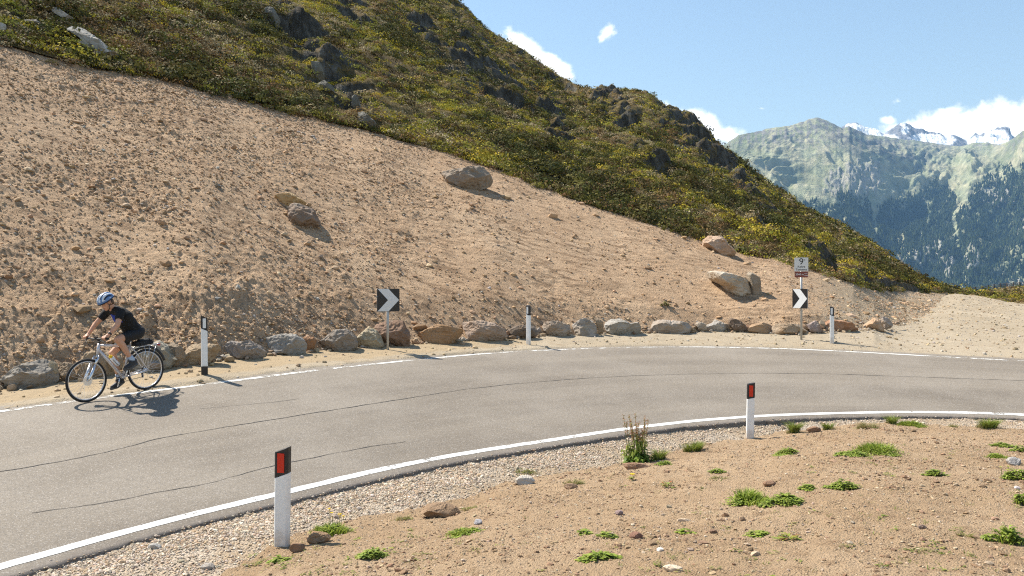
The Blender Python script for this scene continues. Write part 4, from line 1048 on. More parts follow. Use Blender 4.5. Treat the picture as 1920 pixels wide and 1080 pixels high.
def marker_post(base, H, w, dp, yaw, slope, ref, label, band=.25, foot=False, lean=(0, 0)):
    """slanted-top roadside post; slope: rise of the top from left to right"""
    root = empty('marker_post', base, (lean[0], lean[1], yaw)); tag(root, label, 'marker post', 'white marker posts along the road')
    prof = [(-.5, -.36), (-.38, -.5), (.38, -.5), (.5, -.36), (.5, .30), (.30, .5), (-.30, .5), (-.5, .30)]
    prof = [(x * w, y * dp) for x, y in prof]
    def prism(name, z0, z1, s0, s1, mat, grow=1.0):
        V = []; n_ = len(prof)
        for zz, s_ in ((z0, s0), (z1, s1)):
            V += [(x * grow, y * grow, zz + s_ * x / w) for x, y in prof]
        Q = [[i, (i + 1) % n_, n_ + (i + 1) % n_, n_ + i] for i in range(n_)]
        bm = bmesh.new(); vs = [bm.verts.new(v) for v in V]
        for q in Q: bm.faces.new([vs[i] for i in q])
        bm.faces.new(vs[:n_][::-1]); bm.faces.new(vs[n_:])
        bmesh.ops.bevel(bm, geom=[e for e in bm.edges], offset=.004, segments=1, affect='EDGES')
        me = bpy.data.meshes.new(name); bm.to_mesh(me); bm.free(); me.materials.append(mat)
        return link(bpy.data.objects.new(name, me), root)
    z0 = -.12
    if foot:
        prism('black_foot', -.12, .145, 0, 0, M_BLACK, 1.04); z0 = .146
    prism('post_body', z0, H - band, 0, slope, M_POST)
    prism('black_band', H - band + .001, H, slope, slope, M_BLACK, 1.02)
    rw, rh = w * .50, band * .74; zc = H - band * .5
    mb = MB(); mb.box((0, -dp * .5 * 1.02 - .004, zc), (rw, .008, rh)); mb.build('reflector', ref, root)
    mb = MB(); mb.box((0, dp * .5 * 1.02 + .003, zc), (rw, .006, rh)); 
    return root

def on_soil(px, py, d=None):
    return soil_hit(px, py)
b = soil_hit(529, 1022); marker_post(b, 1.0 * b.y / 8.9, .145, .11, math.radians(-8), .055, M_REDREF, 'nearest white post with a red reflector, standing in the gravel', .265, lean=(0, .012))
b = soil_hit(1406, 822); marker_post(b, 1.0 * b.y / 15.5, .135, .10, math.radians(-10), .03, M_REDREF, 'white post with a red reflector beside the white inner edge line', .27, lean=(0, .02))
b = verge_hit(383.5, 702); marker_post(b, 1.0 * b.y / 14.8, .108, .085, math.radians(24), -.05, M_WREF, 'white post with a black foot just behind the cyclist', .235, foot=True, lean=(0, -.008))
b = verge_hit(991, 646); marker_post(b, 1.0 * b.y / 21.9, .105, .09, math.radians(-38), -.03, M_WREF, 'slim white post standing alone between the two chevron signs', .24)
b = verge_hit(1560, 644); marker_post(b, 1.0 * b.y / 23.5, .105, .085, math.radians(-30), -.035, M_WREF, 'white post right of the numbered sign pole, throwing a long shadow', .24)

# ------------------------------------------------------------------ signs
M_STEEL = plain('galvanised_steel', (.42, .43, .43), .45, .55, var=.2, scale=40)
M_SBLACK = plain('sign_black', (.012, .013, .016), .4, var=.2)
M_SWHITE = plain('sign_white', (.62, .64, .66), .4, var=.05)
M_PLATE = plain('sign_plate_white', (.66, .66, .64), .45, var=.06)
M_BROWN = plain('sign_brown', (.20, .045, .03), .45, var=.1)
M_INK = plain('sign_ink', (.01, .01, .012), .5)
M_BACK = plain('sign_back', (.32, .33, .34), .5, .4)

def text_mesh(s, size, name, mat, parent, loc, bold=0.0, align='CENTER'):
    cu_ = bpy.data.curves.new('t', 'FONT'); cu_.body = s; cu_.size = size; cu_.align_x = align; cu_.align_y = 'CENTER'; cu_.extrude = .0008; cu_.offset = bold
    o = bpy.data.objects.new('t', cu_); col.objects.link(o)
    dg = bpy.context.evaluated_depsgraph_get(); me = bpy.data.meshes.new_from_object(o.evaluated_get(dg))
    bpy.data.objects.remove(o); me.name = name; me.materials.clear(); me.materials.append(mat)
    t_ = link(bpy.data.objects.new(name, me), parent); t_.rotation_euler = (math.pi / 2, 0, 0); t_.location = loc
    return t_

def plate(name, w, h, thick, mat, back, parent, loc, r=.02):
    bm = bmesh.new(); pts = []
    for cx_, cz_, a0 in ((w / 2 - r, h / 2 - r, 0), (-w / 2 + r, h / 2 - r, 90), (-w / 2 + r, -h / 2 + r, 180), (w / 2 - r, -h / 2 + r, 270)):
        for k in range(4):
            a = math.radians(a0 + k * 30); pts.append((cx_ + r * math.cos(a), cz_ + r * math.sin(a)))
    f = [bm.verts.new((x, -thick / 2, z)) for x, z in pts]; g = [bm.verts.new((x, thick / 2, z)) for x, z in pts]
    n_ = len(pts); bm.faces.new(f).material_index = 0; bm.faces.new(g[::-1]).material_index = 1
    for i in range(n_): bm.faces.new([f[(i + 1) % n_], f[i], g[i], g[(i + 1) % n_]]).material_index = 1
    bmesh.ops.recalc_face_normals(bm, faces=bm.faces)
    me = bpy.data.meshes.new(name); bm.to_mesh(me); bm.free(); me.materials.append(mat); me.materials.append(back)
    o = link(bpy.data.objects.new(name, me), parent); o.location = loc; return o

def chevron_sign(base, s, zc, pole_h, yaw, label, name):
    root = empty(name, base, (0, 0, 0)); tag(root, label, 'road sign', 'chevron signs on the outside of the bend')
    mb = MB(); mb.tube([(0, 0, -.2), (0, 0, pole_h)], .03, 14); mb.ell((0, 0, pole_h), (.031, .031, .012)); mb.build('pole', M_STEEL, root, True)
    R = Matrix.Rotation(yaw, 3, 'Z'); off = R @ Vector((0, -.05, 0))
    pn = plate('chevron_panel', s, s, .018, M_SBLACK, M_BACK, root, off + Vector((0, 0, zc)), .025); pn.rotation_euler = (0, 0, yaw)
    h = s / 2 * .97; a = s * .5
    mk('chevron_mark', [(-a * .94, -.0115, h), (a * .02, -.0115, h), (a * .95, -.0115, 0), (a * .02, -.0115, -h), (-a * .94, -.0115, -h), (-a * .03, -.0115, 0)],
       [np.array([[0, 5, 2, 1], [5, 4, 3, 2]])], M_SWHITE, pn)
    for dz in (-s * .28, s * .28):
        mb = MB(); mb.box((0, .028, dz), (.09, .035, .03)); mb.build('clamp', M_STEEL, pn)
    return root, R

b = verge_hit(727, 656); k = b.y / 20.8
chevron_sign(b, .56 * k, 1.21 * k, 1.47 * k, math.radians(22), 'black square sign with a grey chevron, alone on its pole', 'chevron_sign')
b = verge_hit(1502.5, 637); k = b.y / 23.9
root, R = chevron_sign(b, .55 * k, 1.15 * k, 2.22 * k, math.radians(-62), 'tall pole with chevron, white number 9 plate and brown altitude plate', 'bend_number_sign')
yaw2 = math.radians(-20); R2 = Matrix.Rotation(yaw2, 3, 'Z'); off = R2 @ Vector((0, -.045, 0))
pl = plate('number_plate', .37 * k, .385 * k, .012, M_PLATE, M_BACK, root, off + Vector((0, 0, 2.105 * k)), .012); pl.rotation_euler = (0, 0, yaw2)
text_mesh('9', .25 * k, 'number', M_INK, pl, (0, -.0075, .075 * k), .0); text_mesh('°', .14 * k, 'number', M_INK, pl, (.085 * k, -.0075, .085 * k), .0)
text_mesh('Kehre', .08 * k, 'lettering', M_INK, pl, (0, -.0075, -.065 * k), .001); text_mesh('Tornante', .078 * k, 'lettering', M_INK, pl, (0, -.0075, -.145 * k), .001)
pl = plate('altitude_plate', .355 * k, .165 * k, .012, M_BROWN, M_BACK, root, off + Vector((0, 0, 1.825 * k)), .01); pl.rotation_euler = (0, 0, yaw2)
text_mesh('2040 m', .072 * k, 'lettering', M_PLATE, pl, (-.045 * k, -.0075, 0), .001)
text_mesh('s.l.m.', .042 * k, 'lettering', M_PLATE, pl, (.125 * k, -.0075, .03 * k), .0006); text_mesh('ü.d.M.', .042 * k, 'lettering', M_PLATE, pl, (.125 * k, -.0075, -.03 * k), .0006)

# ------------------------------------------------------------------ wire fence on the saddle
M_FP = plain('fence_post_wood', (.10, .075, .06), .9, var=.3); M_WIRE = plain('fence_wire', (.06, .055, .06), .7)
root = empty('wire_fence', P(1865, 546, 112)); tag(root, 'dark post and wire fence crossing the saddle at the valley edge', 'fence')
inv = root.location.copy()
tops = [(1806, 541), (1817, 538.5), (1829, 537.5), (1842, 536), (1853, 534.5), (1864, 532.5), (1876, 531), (1888, 530), (1900, 529), (1912, 528.5), (1925, 528), (1940, 528), (1958, 529)]
T_ = [P(x, y, 112 - (x - 1806) * .05) - inv for x, y in tops]
for p in T_:
    mb = MB(); mb.tube([p + Vector((0, 0, -3.2)), p], [.085, .07], 6); mb.build('fence_post', M_FP, root)
mb = MB()
for a, b in zip(T_[:-1], T_[1:]):
    for h in np.linspace(.08, 1.7, 8): mb.tube([a - Vector((0, 0, h)), b - Vector((0, 0, h))], .02, 4, cap=False)
    for u in np.linspace(0, 1, 7)[1:-1]:
        c = a.lerp(b, float(u)); mb.tube([c - Vector((0, 0, .08)), c - Vector((0, 0, 1.7))], .02, 4, cap=False)
mb.build('wire_mesh', M_WIRE, root)
# ------------------------------------------------------------------ bicycle
FR = road_at(165, 754); FR = Vector(FR); HD = Vector((-.525, -.851, 0)).normalized(); RE = FR - HD * 1.06
zf, zr = road_z(FR.x, FR.y), road_z(RE.x, RE.y)
PIT = math.atan2(zf - zr, 1.06)
BROOT = Vector((RE.x, RE.y, zr)); BROT = (0, -PIT, math.atan2(HD.y, HD.x))
M_ALU = plain('silver_frame_paint', (.62, .60, .62), .30, .35, var=.08)
M_CHROME = plain('polished_alloy', (.70, .71, .73), .25, .85, var=.1)
M_RUB = plain('black_rubber', (.018, .018, .019), .75, var=.3)
M_BPLA = plain('black_plastic', (.02, .02, .022), .5)
M_RIM = plain('silver_rim', (.55, .55, .57), .3, .8)
M_BAG = plain('black_bag_cloth', (.017, .018, .021), .85, var=.3, bump=.3)
M_BOT = plain('white_bottle_plastic', (.74, .76, .80), .35, var=.05)
M_YEL = plain('yellow_cap_plastic', (.75, .50, .01), .4)
BM_ = Matrix.Translation(BROOT) @ Matrix.Rotation(BROT[2], 4, 'Z') @ Matrix.Rotation(BROT[1], 4, 'Y')
def broot(name): return empty(name, BROOT, BROT)
bike = broot('bicycle'); tag(bike, 'silver trekking bicycle with rear rack, ridden along the road edge', 'bicycle')
WR = .345
def circ(c, r, n=48, y=0): return [(c[0] + r * math.cos(a), y, c[2] + r * math.sin(a)) for a in np.linspace(0, 2 * math.pi, n, endpoint=False)]
def wheel(cx_):
    c = (cx_, 0, WR)
    mb = MB(); mb.tube(circ(c, WR - .040), .0105, 8, closed=True, flat=1.1); rim = mb.build('wheel', M_RIM, bike, True)
    mb = MB(); mb.tube(circ(c, WR - .018, 64), .0195, 10, closed=True); mb.build('tyre', M_RUB, rim, True)
    mb = MB()
    for k in range(28):
        a = k * 2 * math.pi / 28; s = .022 if k % 2 else -.022; a2 = a + (.5 if (k // 2) % 2 else -.5)
        mb.tube([(cx_ + .02 * math.cos(a2), s, WR + .02 * math.sin(a2)), (cx_ + (WR - .045) * math.cos(a), 0, WR + (WR - .045) * math.sin(a))], .0015, 4, cap=False)
    mb.build('spokes', M_CHROME, rim)
    mb = MB(); mb.tube([(cx_, -.055, WR), (cx_, .055, WR)], .012, 10); mb.tube([(cx_, -.026, WR), (cx_, -.02, WR)], .026, 12); mb.tube([(cx_, .02, WR), (cx_, .026, WR)], .026, 12); mb.build('hub', M_CHROME, rim, True)
    return rim
w1 = wheel(1.06); w2 = wheel(0.0)
mb = MB(); mb.tube([(1.06, .034, WR), (1.06, .037, WR)], .08, 24); mb.build('brake_disc', M_CHROME, w1)
BB = (.43, 0, .29); ST = (.255, 0, .79); HT = (.795, 0, .90); HB = (.845, 0, .725)
mb = MB()
mb.tube([(.825, 0, .82), BB], .0235, 12); mb.tube([(.80, 0, .875), (.26, 0, .775)], .018, 12); mb.tube([BB, ST], .0175, 12); mb.tube([HT, HB], .024, 12)
mb.tube([(BB[0], -.036, BB[2]), (BB[0], .036, BB[2])], .022, 12)
for s in (-1, 1):
    mb.tube([(.43, .03 * s, .29), (.25, .06 * s, .31), (0, .066 * s, WR)], [.011, .011, .009], 8); mb.tube([(.262, .018 * s, .765), (.20, .05 * s, .68), (0, .066 * s, WR)], [.009, .009, .008], 8)
frame = mb.build('frame', M_ALU, bike, True)
mb = MB(); mb.tube([ST, (.228, 0, .90)], .0145, 10); mb.build('seat_post', M_CHROME, bike, True)
mb = MB(); mb.ell((.13, 0, .925), (.10, .075, .032)); mb.ell((.26, 0, .925), (.13, .03, .028)); mb.tube([(.12, 0, .90), (.30, 0, .90)], .014, 8)
V, f_ = fuse(mb, .012, 4); mk('saddle', V, f_, M_BPLA, bike, True)
mb = MB()
mb.tube([(.852, -.062, .70), (.852, .062, .70)], .019, 10); mb.tube([HB, (.855, 0, .69)], .018, 10)
for s in (-1, 1):
    mb.tube([(.853, .062 * s, .71), (.94, .062 * s, .56)], .0155, 10); mb.tube([(.93, .062 * s, .58), (1.045, .062 * s, .37), (1.06, .06 * s, WR)], [.0225, .0205, .012], 10)
mb.tube([(.935, -.062, .585), (.90, -.055, .66), (.90, .055, .66), (.935, .062, .585)], .009, 8)
fork = mb.build('suspension_fork', M_CHROME, bike, True)
mb = MB(); mb.tube([HT, (.782, 0, .955)], .017, 10); mb.tube([(.782, 0, .95), (.86, 0, .985)], .016, 10); stem = mb.build('handlebar_stem', M_BPLA, bike, True)
mb = MB(); mb.tube([(.835, -.31, .995), (.86, -.16, .99), (.862, 0, .985), (.86, .16, .99), (.835, .31, .995)], .0115, 10); bar = mb.build('handlebar', M_BPLA, bike, True)
for s in (-1, 1):
    mb = MB(); mb.tube([(.833, .315 * s, .995), (.850, .215 * s, .992)], .0165, 10); mb.build('grip', M_RUB, bar, True)
    mb = MB(); mb.tube([(.86, .20 * s, .985), (.90, .215 * s, .965), (.905, .30 * s, .955)], [.011, .008, .006], 8); mb.box((.85, .185 * s, .99), (.035, .035, .028)); mb.build('brake_lever', M_BPLA, bar)
mb = MB(); mb.box((.85, .02, 1.008), (.045, .05, .02)); mb.build('cycle_computer', M_BPLA, bar)
mb = MB()
for pts in ([(.89, .21, .97), (.93, .12, .93), (.90, .05, .80), (.89, .04, .66)], [(.89, -.21, .97), (.94, -.1, .92), (.86, -.03, .80), (.70, -.03, .70)]):
    mb.tube(pts, .0035, 6)
mb.build('brake_cable', M_BPLA, bar, True)
# cranks, chain, gears
ca = math.atan2(.155, -.06); cr = .17
pl_ = Vector((BB[0] + cr * math.cos(ca), 0, BB[2] + cr * math.sin(ca))); pr_ = Vector((BB[0] - cr * math.cos(ca), 0, BB[2] - cr * math.sin(ca)))
mb = MB(); mb.tube(circ(BB, .088, 36, -.045), .004, 6, closed=True)
for k in range(5): mb.tube([(BB[0], -.045, BB[2]), (BB[0] + .086 * math.cos(k * 1.2566), -.045, BB[2] + .086 * math.sin(k * 1.2566))], .007, 6)
ch = mb.build('chainring', M_BPLA, bike)
for s, p in ((1, pl_), (-1, pr_)):
    mb = MB(); mb.tube([(BB[0], .06 * s, BB[2]), (p.x, .078 * s, p.z)], [.014, .011], 8); c = mb.build('crank', M_CHROME, bike, True)
    mb = MB(); mb.box((p.x, .125 * s, p.z), (.085, .075, .018)); mb.tube([(p.x, .078 * s, p.z), (p.x, .16 * s, p.z)], .007, 6); mb.build('pedal', M_BPLA, c)
mb = MB(); mb.tube([(BB[0] + .01, -.045, BB[2] + .088), (0, -.045, WR + .035)], .0045, 5); mb.tube([(BB[0] + .01, -.045, BB[2] - .088), (.03, -.045, WR - .12)], .0045, 5); mb.build('chain', M_BPLA, bike)
mb = MB()
for r, y in ((.055, -.034), (.045, -.040), (.034, -.046)): mb.tube([(0, y - .002, WR), (0, y + .002, WR)], r, 20)
mb.tube([(0, -.06, WR), (.03, -.05, WR - .05)], .009, 6); mb.box((.035, -.05, WR - .09), (.03, .016, .09)); mb.build('derailleur', M_BPLA, bike)
# mudguard, rack, stand
mb = MB(); pts = [(.0 + .385 * math.cos(a), 0, WR + .385 * math.sin(a)) for a in np.linspace(math.radians(15), math.radians(185), 20)]
pts = [(-(x), y, z) for x, y, z in pts]; mb.tube(pts, .024, 8, flat=.35); mb.build('rear_mudguard', M_BPLA, bike, True)
mb = MB()
for s in (-1, 1):
    mb.tube([(.20, .05 * s, .735), (.10, .06 * s, .75), (-.26, .06 * s, .75)], .0055, 6)
    for x in (-.20, -.06, .03): mb.tube([(x, .06 * s, .75), (-.005, .072 * s, WR + .015)], .0045, 6)
mb.tube([(-.26, -.06, .75), (-.26, .06, .75)], .0055, 6); mb.tube([(-.05, -.06, .75), (-.05, .06, .75)], .0055, 6); mb.tube([(.10, -.06, .75), (.10, .06, .75)], .0055, 6); mb.tube([(-.06, 0, .75), (.1, 0, .75)], .0055, 6)
rk = mb.build('rear_rack', M_CHROME, bike, True)
mb = MB(); mb.box((-.285, 0, .735), (.02, .07, .045)); mb.build('rear_light', plain('red_lamp_lens', (.4, .02, .015), .3), rk)
mb = MB(); mb.tube([(.10, .05, .30), (.22, .06, .10)], .008, 6) if False else mb.tube([(.02, .075, .33), (.30, .085, .31)], .008, 6); mb.build('kickstand', M_CHROME, bike, True)
mb = MB(); mb.tube([(.655, 0, .575), (.53, 0, .445)], .006, 6); mb.tube([(.60, .038, .61), (.54, .038, .53), (.485, .03, .485), (.485, -.03, .485), (.54, -.038, .53), (.60, -.038, .61)], .0035, 6); mb.build('bottle_cage', M_BPLA, bike)
# carried things
bt = broot('water_bottle'); tag(bt, 'white water bottle with a yellow cap in the bicycle frame', 'bottle')
u = Vector((.395, 0, .53)).normalized(); o0 = Vector((.575, 0, .50)) 
u = Vector((.40, 0, .53)).normalized(); b0 = Vector((.492, 0, .50))
mb = MB(); mb.tube([b0, b0 + u * .06, b0 + u * .10, b0 + u * .115, b0 + u * .17, b0 + u * .185], [.034, .035, .031, .034, .034, .028], 16); mb.build('bottle_body', M_BOT, bt, True)
mb = MB(); mb.tube([b0 + u * .186, b0 + u * .205, b0 + u * .213, b0 + u * .235], [.029, .029, .014, .012], 14); mb.ell(b0 + u * .205, (.03, .03, .022)); mb.build('bottle_cap', M_YEL, bt, True)
bg_ = broot('rack_bag'); tag(bg_, 'low black bag strapped on the rear rack of the bicycle', 'bag')
mb = MB(); mb.box((.02, 0, .805), (.34, .15, .075), top=.88); mb.ell((.0, 0, .84), (.16, .065, .03)); mb.ell((.13, 0, .80), (.06, .07, .05)); V, f_ = fuse(mb, .012, 5); mk('bag_body', V, f_, M_BAG, bg_, True)
mb = MB()
for x in (-.08, .10): mb.tube([(x, .079, .76), (x, .077, .83), (x, .05, .872), (x, -.05, .872), (x, -.077, .83), (x, -.079, .76)], .006, 6)
mb.build('bag_strap', M_BPLA, bg_)

# ------------------------------------------------------------------ the rider
rid = broot('person'); tag(rid, 'cyclist in black top and shorts with a blue and white helmet', 'person')
def skin_mat():
    m = NT('skin'); co = m.obj(); c = m.mix(m.noise(co, 14, 4), (.50, .26, .165), (.60, .335, .215))
    return m.done(c, .55, m.bump(m.noise(co, 120, 2), .1, .002), spec=.35, Subsurface_Weight=.08)
M_SKIN = skin_mat(); M_LIP = plain('lips', (.36, .13, .10), .5); M_EYE = plain('eye', (.03, .02, .015), .2); M_HAIR = plain('brown_hair', (.13, .075, .04), .6, var=.4, scale=80)
M_SHIRT = plain('black_jersey', (.007, .0065, .0065), .8, var=.3, scale=18, bump=.2); M_BLUE = plain('blue_chest_panel', (.02, .05, .35), .75); M_SHORT = plain('black_shorts', (.010, .010, .012), .7, var=.3, bump=.2)
M_SHOE = plain('dark_shoe', (.03, .032, .036), .6, var=.3); M_SOLE = plain('shoe_sole', (.08, .08, .08), .7); M_SOCK = plain('pale_blue_sock', (.42, .50, .62), .85)
hipL, kneL, ankL = Vector((.15, .09, .985)), Vector((.545, .105, .935)), Vector((.325, .125, .575))
hipR, kneR, ankR = Vector((.15, -.09, .985)), Vector((.525, -.10, .69)), Vector((.415, -.125, .275))
shL, elL, wrL = Vector((.49, .175, 1.385)), Vector((.63, .275, 1.185)), Vector((.795, .265, 1.045))
shR, elR, wrR = Vector((.49, -.175, 1.385)), Vector((.65, -.275, 1.20)), Vector((.795, -.265, 1.05))
NB, HC = Vector((.50, 0, 1.41)), Vector((.605, .0, 1.545))
Rh = Matrix.Rotation(math.radians(24), 3, 'Y') @ Matrix.Rotation(0, 3, 'Z')       # head tipped forward
def hp(x, y, z): return HC + Rh @ Vector((x, y, z))
def leg(mb, h, k, a, g=0.0):
    t1 = h.lerp(k, .4); t2 = h.lerp(k, .85); c1 = k.lerp(a, .28); c2 = k.lerp(a, .68)
    bk_ = (Vector((-1, 0, 0)) * .018)
    mb.chain([h, t1, t2, k], [.088 + g, .080 + g, .060 + g, .056 + g]); mb.chain([k, c1 + bk_, c2, a], [.054, .056, .042, .036])
body = MB()
leg(body, hipL, kneL, ankL); leg(body, hipR, kneR, ankR)
for a, (f0, f1, f2) in ((ankL, ((.275, .125, .535), (.37, .13, .485), (.45, .13, .462))), (ankR, ((.375, -.125, .235), (.465, -.13, .175), (.545, -.13, .145)))):
    body.chain([a, f0], [.034, .032]); body.chain([a, Vector(f1), Vector(f2)], [.034, .034, .022])
body.ell((.14, 0, 1.0), (.11, .13, .09)); body.chain([Vector((.17, 0, 1.06)), Vector((.27, 0, 1.18)), Vector((.39, 0, 1.31)), NB], [.10, .095, .10, .062])
body.chain([Vector((.36, .05, 1.29)), Vector((.36, -.05, 1.29))], [.085, .085])
for s, e, w_ in ((shL, elL, wrL), (shR, elR, wrR)):
    body.chain([NB.lerp(s, .4), s], [.045, .045]); body.chain([s, s.lerp(e, .5), e], [.046, .047, .040]); body.chain([e, e.lerp(w_, .35), w_], [.041, .040, .027])
body.chain([NB, hp(-.03, 0, -.07)], [.058, .056])
# head: skull, face, jaw, nose, ears, brow
body.ell(hp(-.012, 0, .03), (.098, .077, .098), Rh); body.ell(hp(.03, 0, -.045), (.062, .056, .075), Rh); body.ell(hp(.052, 0, -.092), (.036, .034, .026), Rh)
body.ell(hp(.096, 0, -.022), (.020, .012, .018), Rh); body.ell(hp(.085, 0, .004), (.012, .010, .028), Rh); body.ell(hp(.080, 0, .030), (.016, .045, .011), Rh)
body.ell(hp(.083, 0, -.062), (.012, .022, .006), Rh); body.ell(hp(.082, 0, -.073), (.011, .019, .006), Rh)
for s in (-1, 1): body.ell(hp(-.008, .079 * s, -.008), (.020, .011, .032), Rh)
# hands curled over the grips
for s, w_ in ((1, wrL), (-1, wrR)):
    kn = [Vector((.862, (.215 + .024 * i) * s, 1.026 - .002 * i)) for i in range(4)]
    body.chain([w_, Vector((.825, .262 * s, 1.030))], [.026, .030]); pc = Vector((.835, .252 * s, 1.028))
    body.ell(pc, (.040, .044, .017))
    for i, k_ in enumerate(kn):
        body.chain([pc.lerp(k_, .5), k_], [.011, .0105])
        L_ = (.9, 1.0, .96, .8)[3 - i] if s > 0 else (.9, 1.0, .96, .8)[3 - i]
        body.chain([k_, k_ + Vector((.022, 0, -.016)) * L_, k_ + Vector((.016, 0, -.042)) * L_, k_ + Vector((-.010, 0, -.052)) * L_], [.0100, .0095, .009, .008])
    body.chain([Vector((.815, .225 * s, 1.018)), Vector((.828, .196 * s, 1.006)), Vector((.850, .185 * s, .985))], [.0135, .0115, .0095])
V, f_ = fuse(body, .0075, 2)
o = mk('body', V, f_, [M_SKIN, M_LIP, M_EYE], rid, True)
Rinv = Rh.transposed()
cen = [Rinv @ (Vector(p.center) - HC) for p in o.data.polygons]
o.data.polygons.foreach_set('material_index', np.array([1 if (c.x > .078 and abs(c.y) < .021 and -.079 < c.z < -.056) else 2 if (c.x > .05 and .018 < abs(c.y) < .044 and .004 < c.z < .020) else 0 for c in cen], np.int32))
# clothes
sh = MB()
sh.chain([Vector((.19, 0, 1.03)), Vector((.26, 0, 1.16)), Vector((.37, 0, 1.30)), Vector((.46, 0, 1.385))], [.138, .140, .142, .10])
sh.chain([Vector((.33, .065, 1.275)), Vector((.33, -.065, 1.275))], [.118, .118]); sh.chain([Vector((.20, .045, 1.06)), Vector((.20, -.045, 1.06))], [.118, .118])
for s, e in ((shL, elL), (shR, elR)):
    sh.chain([NB.lerp(s, .3), s], [.070, .072]); sh.tube([s - (e - s) * .1, s.lerp(e, .3), s.lerp(e, .62)], [.070, .068, .062], 14)
sh.tube([NB - Vector((.03, 0, .03)), NB + Vector((.02, 0, .022))], [.085, .066], 16)
V, f_ = fuse(sh, .011, 3); o = mk('jersey', V, f_, [M_SHIRT, M_BLUE], rid, True)
o.data.polygons.foreach_set('material_index', np.array([1 if (p.normal.x > .45 and p.center.z < 1.35 - .5 * abs(p.center.y) and p.center.z > 1.20 and abs(p.center.y) < .10 and p.center.x > .38) else 0 for p in o.data.polygons], np.int32))
so_ = MB()
so_.ell((.135, 0, 1.005), (.150, .175, .125)); so_.chain([Vector((.15, 0, 1.02)), Vector((.21, 0, 1.08))], [.142, .138])
for h, k_ in ((hipL, kneL), (hipR, kneR)): so_.chain([h, h.lerp(k_, .35)], [.102, .096]); so_.tube([h.lerp(k_, .2), h.lerp(k_, .5), h.lerp(k_, .74)], [.100, .090, .078], 16)
V, f_ = fuse(so_, .011, 3); mk('shorts', V, f_, M_SHORT, rid, True)
for a, k_, (f0, f1, f2) in ((ankL, kneL, ((.27, .125, .53), (.37, .13, .478), (.455, .13, .458))), (ankR, kneR, ((.37, -.125, .23), (.465, -.13, .168), (.55, -.13, .138)))):
    f0, f1, f2 = Vector(f0), Vector(f1), Vector(f2)
    mb = MB(); mb.chain([f0, f1, f2], [.040, .043, .032]); mb.chain([f0 + Vector((.01, 0, .02)), a.lerp(f1, .45)], [.042, .044]); V, f_ = fuse(mb, .009, 3); sho = mk('shoe', V, f_, M_SHOE, rid, True)
    dn = Vector((0, 0, -.036)); mb = MB(); mb.tube([f0 + dn + Vector((-.03, 0, 0)), f1 + dn, f2 + dn * .7 + Vector((.03, 0, 0))], [.032, .038, .026], 10, flat=1.0); V, f_ = mb.arrays()
    mk('shoe_sole', V * 1.0, f_, M_SOLE, sho, True)
    mb = MB(); mb.tube([a + (k_ - a) * .16, a, a.lerp(f0, .4)], [.046, .043, .042], 12); mb.build('sock', M_SOCK, rid, True)
# hair at the nape and temples, helmet with vents and strap
mb = MB(); mb.ell(hp(-.042, 0, -.01), (.074, .079, .072), Rh); mb.ell(hp(-.085, 0, -.05), (.022, .045, .035), Rh); V, f_ = fuse(mb, .008, 2); mk('hair', V, f_, M_HAIR, rid, True)
M_HW = plain('helmet_white', (.66, .72, .80), .3); M_HB = plain('helmet_blue', (.10, .20, .42), .3); M_HD = plain('helmet_dark', (.012, .014, .03), .4)
S, Fc = ico(5); S = S[:, :]; hv = S * np.array([.150, .102, .112]); hv[:, 0] -= .006
keep = S[:, 2] > -.12 - .10 * S[:, 0]
vmap = -np.ones(len(S), int); vmap[keep] = np.arange(keep.sum()); Fk = Fc[keep[Fc].all(1)]
hv = hv[keep]; S_ = S[keep]
# long vents: grooves running front to back
gro = np.cos(S_[:, 1] * 15.0); vent = sstep(.45, .8, gro) * sstep(-.95, -.6, S_[:, 0]) * sstep(.92, .6, S_[:, 0]) * sstep(.10, .35, S_[:, 2])
hv *= (1 - .10 * vent)[:, None]
tail = sstep(-.6, -1, S_[:, 0]); hv[:, 2] -= .02 * tail
W = np.array([hp(*v)[:] for v in (hv + np.array([0, 0, .055]))])
fi = vmap[Fk]; fm = np.array([2 if vent[f].mean() > .45 else (1 if (S_[f, 1].mean() * 1.0 - S_[f, 0].mean() * .25 + .0) % .5 > .27 or S_[f, 2].mean() < .12 else 0) for f in fi], np.int32)
hel = mk('helmet', W, fi, [M_HW, M_HB, M_HD], rid, True, idx=fm)
md_ = hel.modifiers.new('thickness', 'SOLIDIFY'); md_.thickness = .016; md_.offset = -1
mb = MB(); rim_ = [hp(.150 * math.cos(a) * 1.0 - .006, .102 * math.sin(a), .055 - .0125 - .012 * math.cos(a)) for a in np.linspace(0, 2 * math.pi, 40, endpoint=False)]
mb.tube(rim_, .009, 8, closed=True); mb.build('helmet_rim', M_HD, hel, True)
mb = MB()
for s in (-1, 1):
    mb.tube([hp(.05, .088 * s, .045), hp(.028, .083 * s, -.03), hp(.038, .060 * s, -.098), hp(.046, 0, -.122)], .005, 6); mb.tube([hp(-.07, .085 * s, .045), hp(.0, .086 * s, -.02), hp(.028, .083 * s, -.035)], .005, 6)
mb.build('helmet_strap', M_BPLA, hel)
mb = MB(); c0 = elL.lerp(wrL, .86); dd = (wrL - elL).normalized(); mb.tube([c0 - dd * .012, c0 + dd * .012], .036, 14); mb.build('wristwatch', M_BPLA, rid, True)
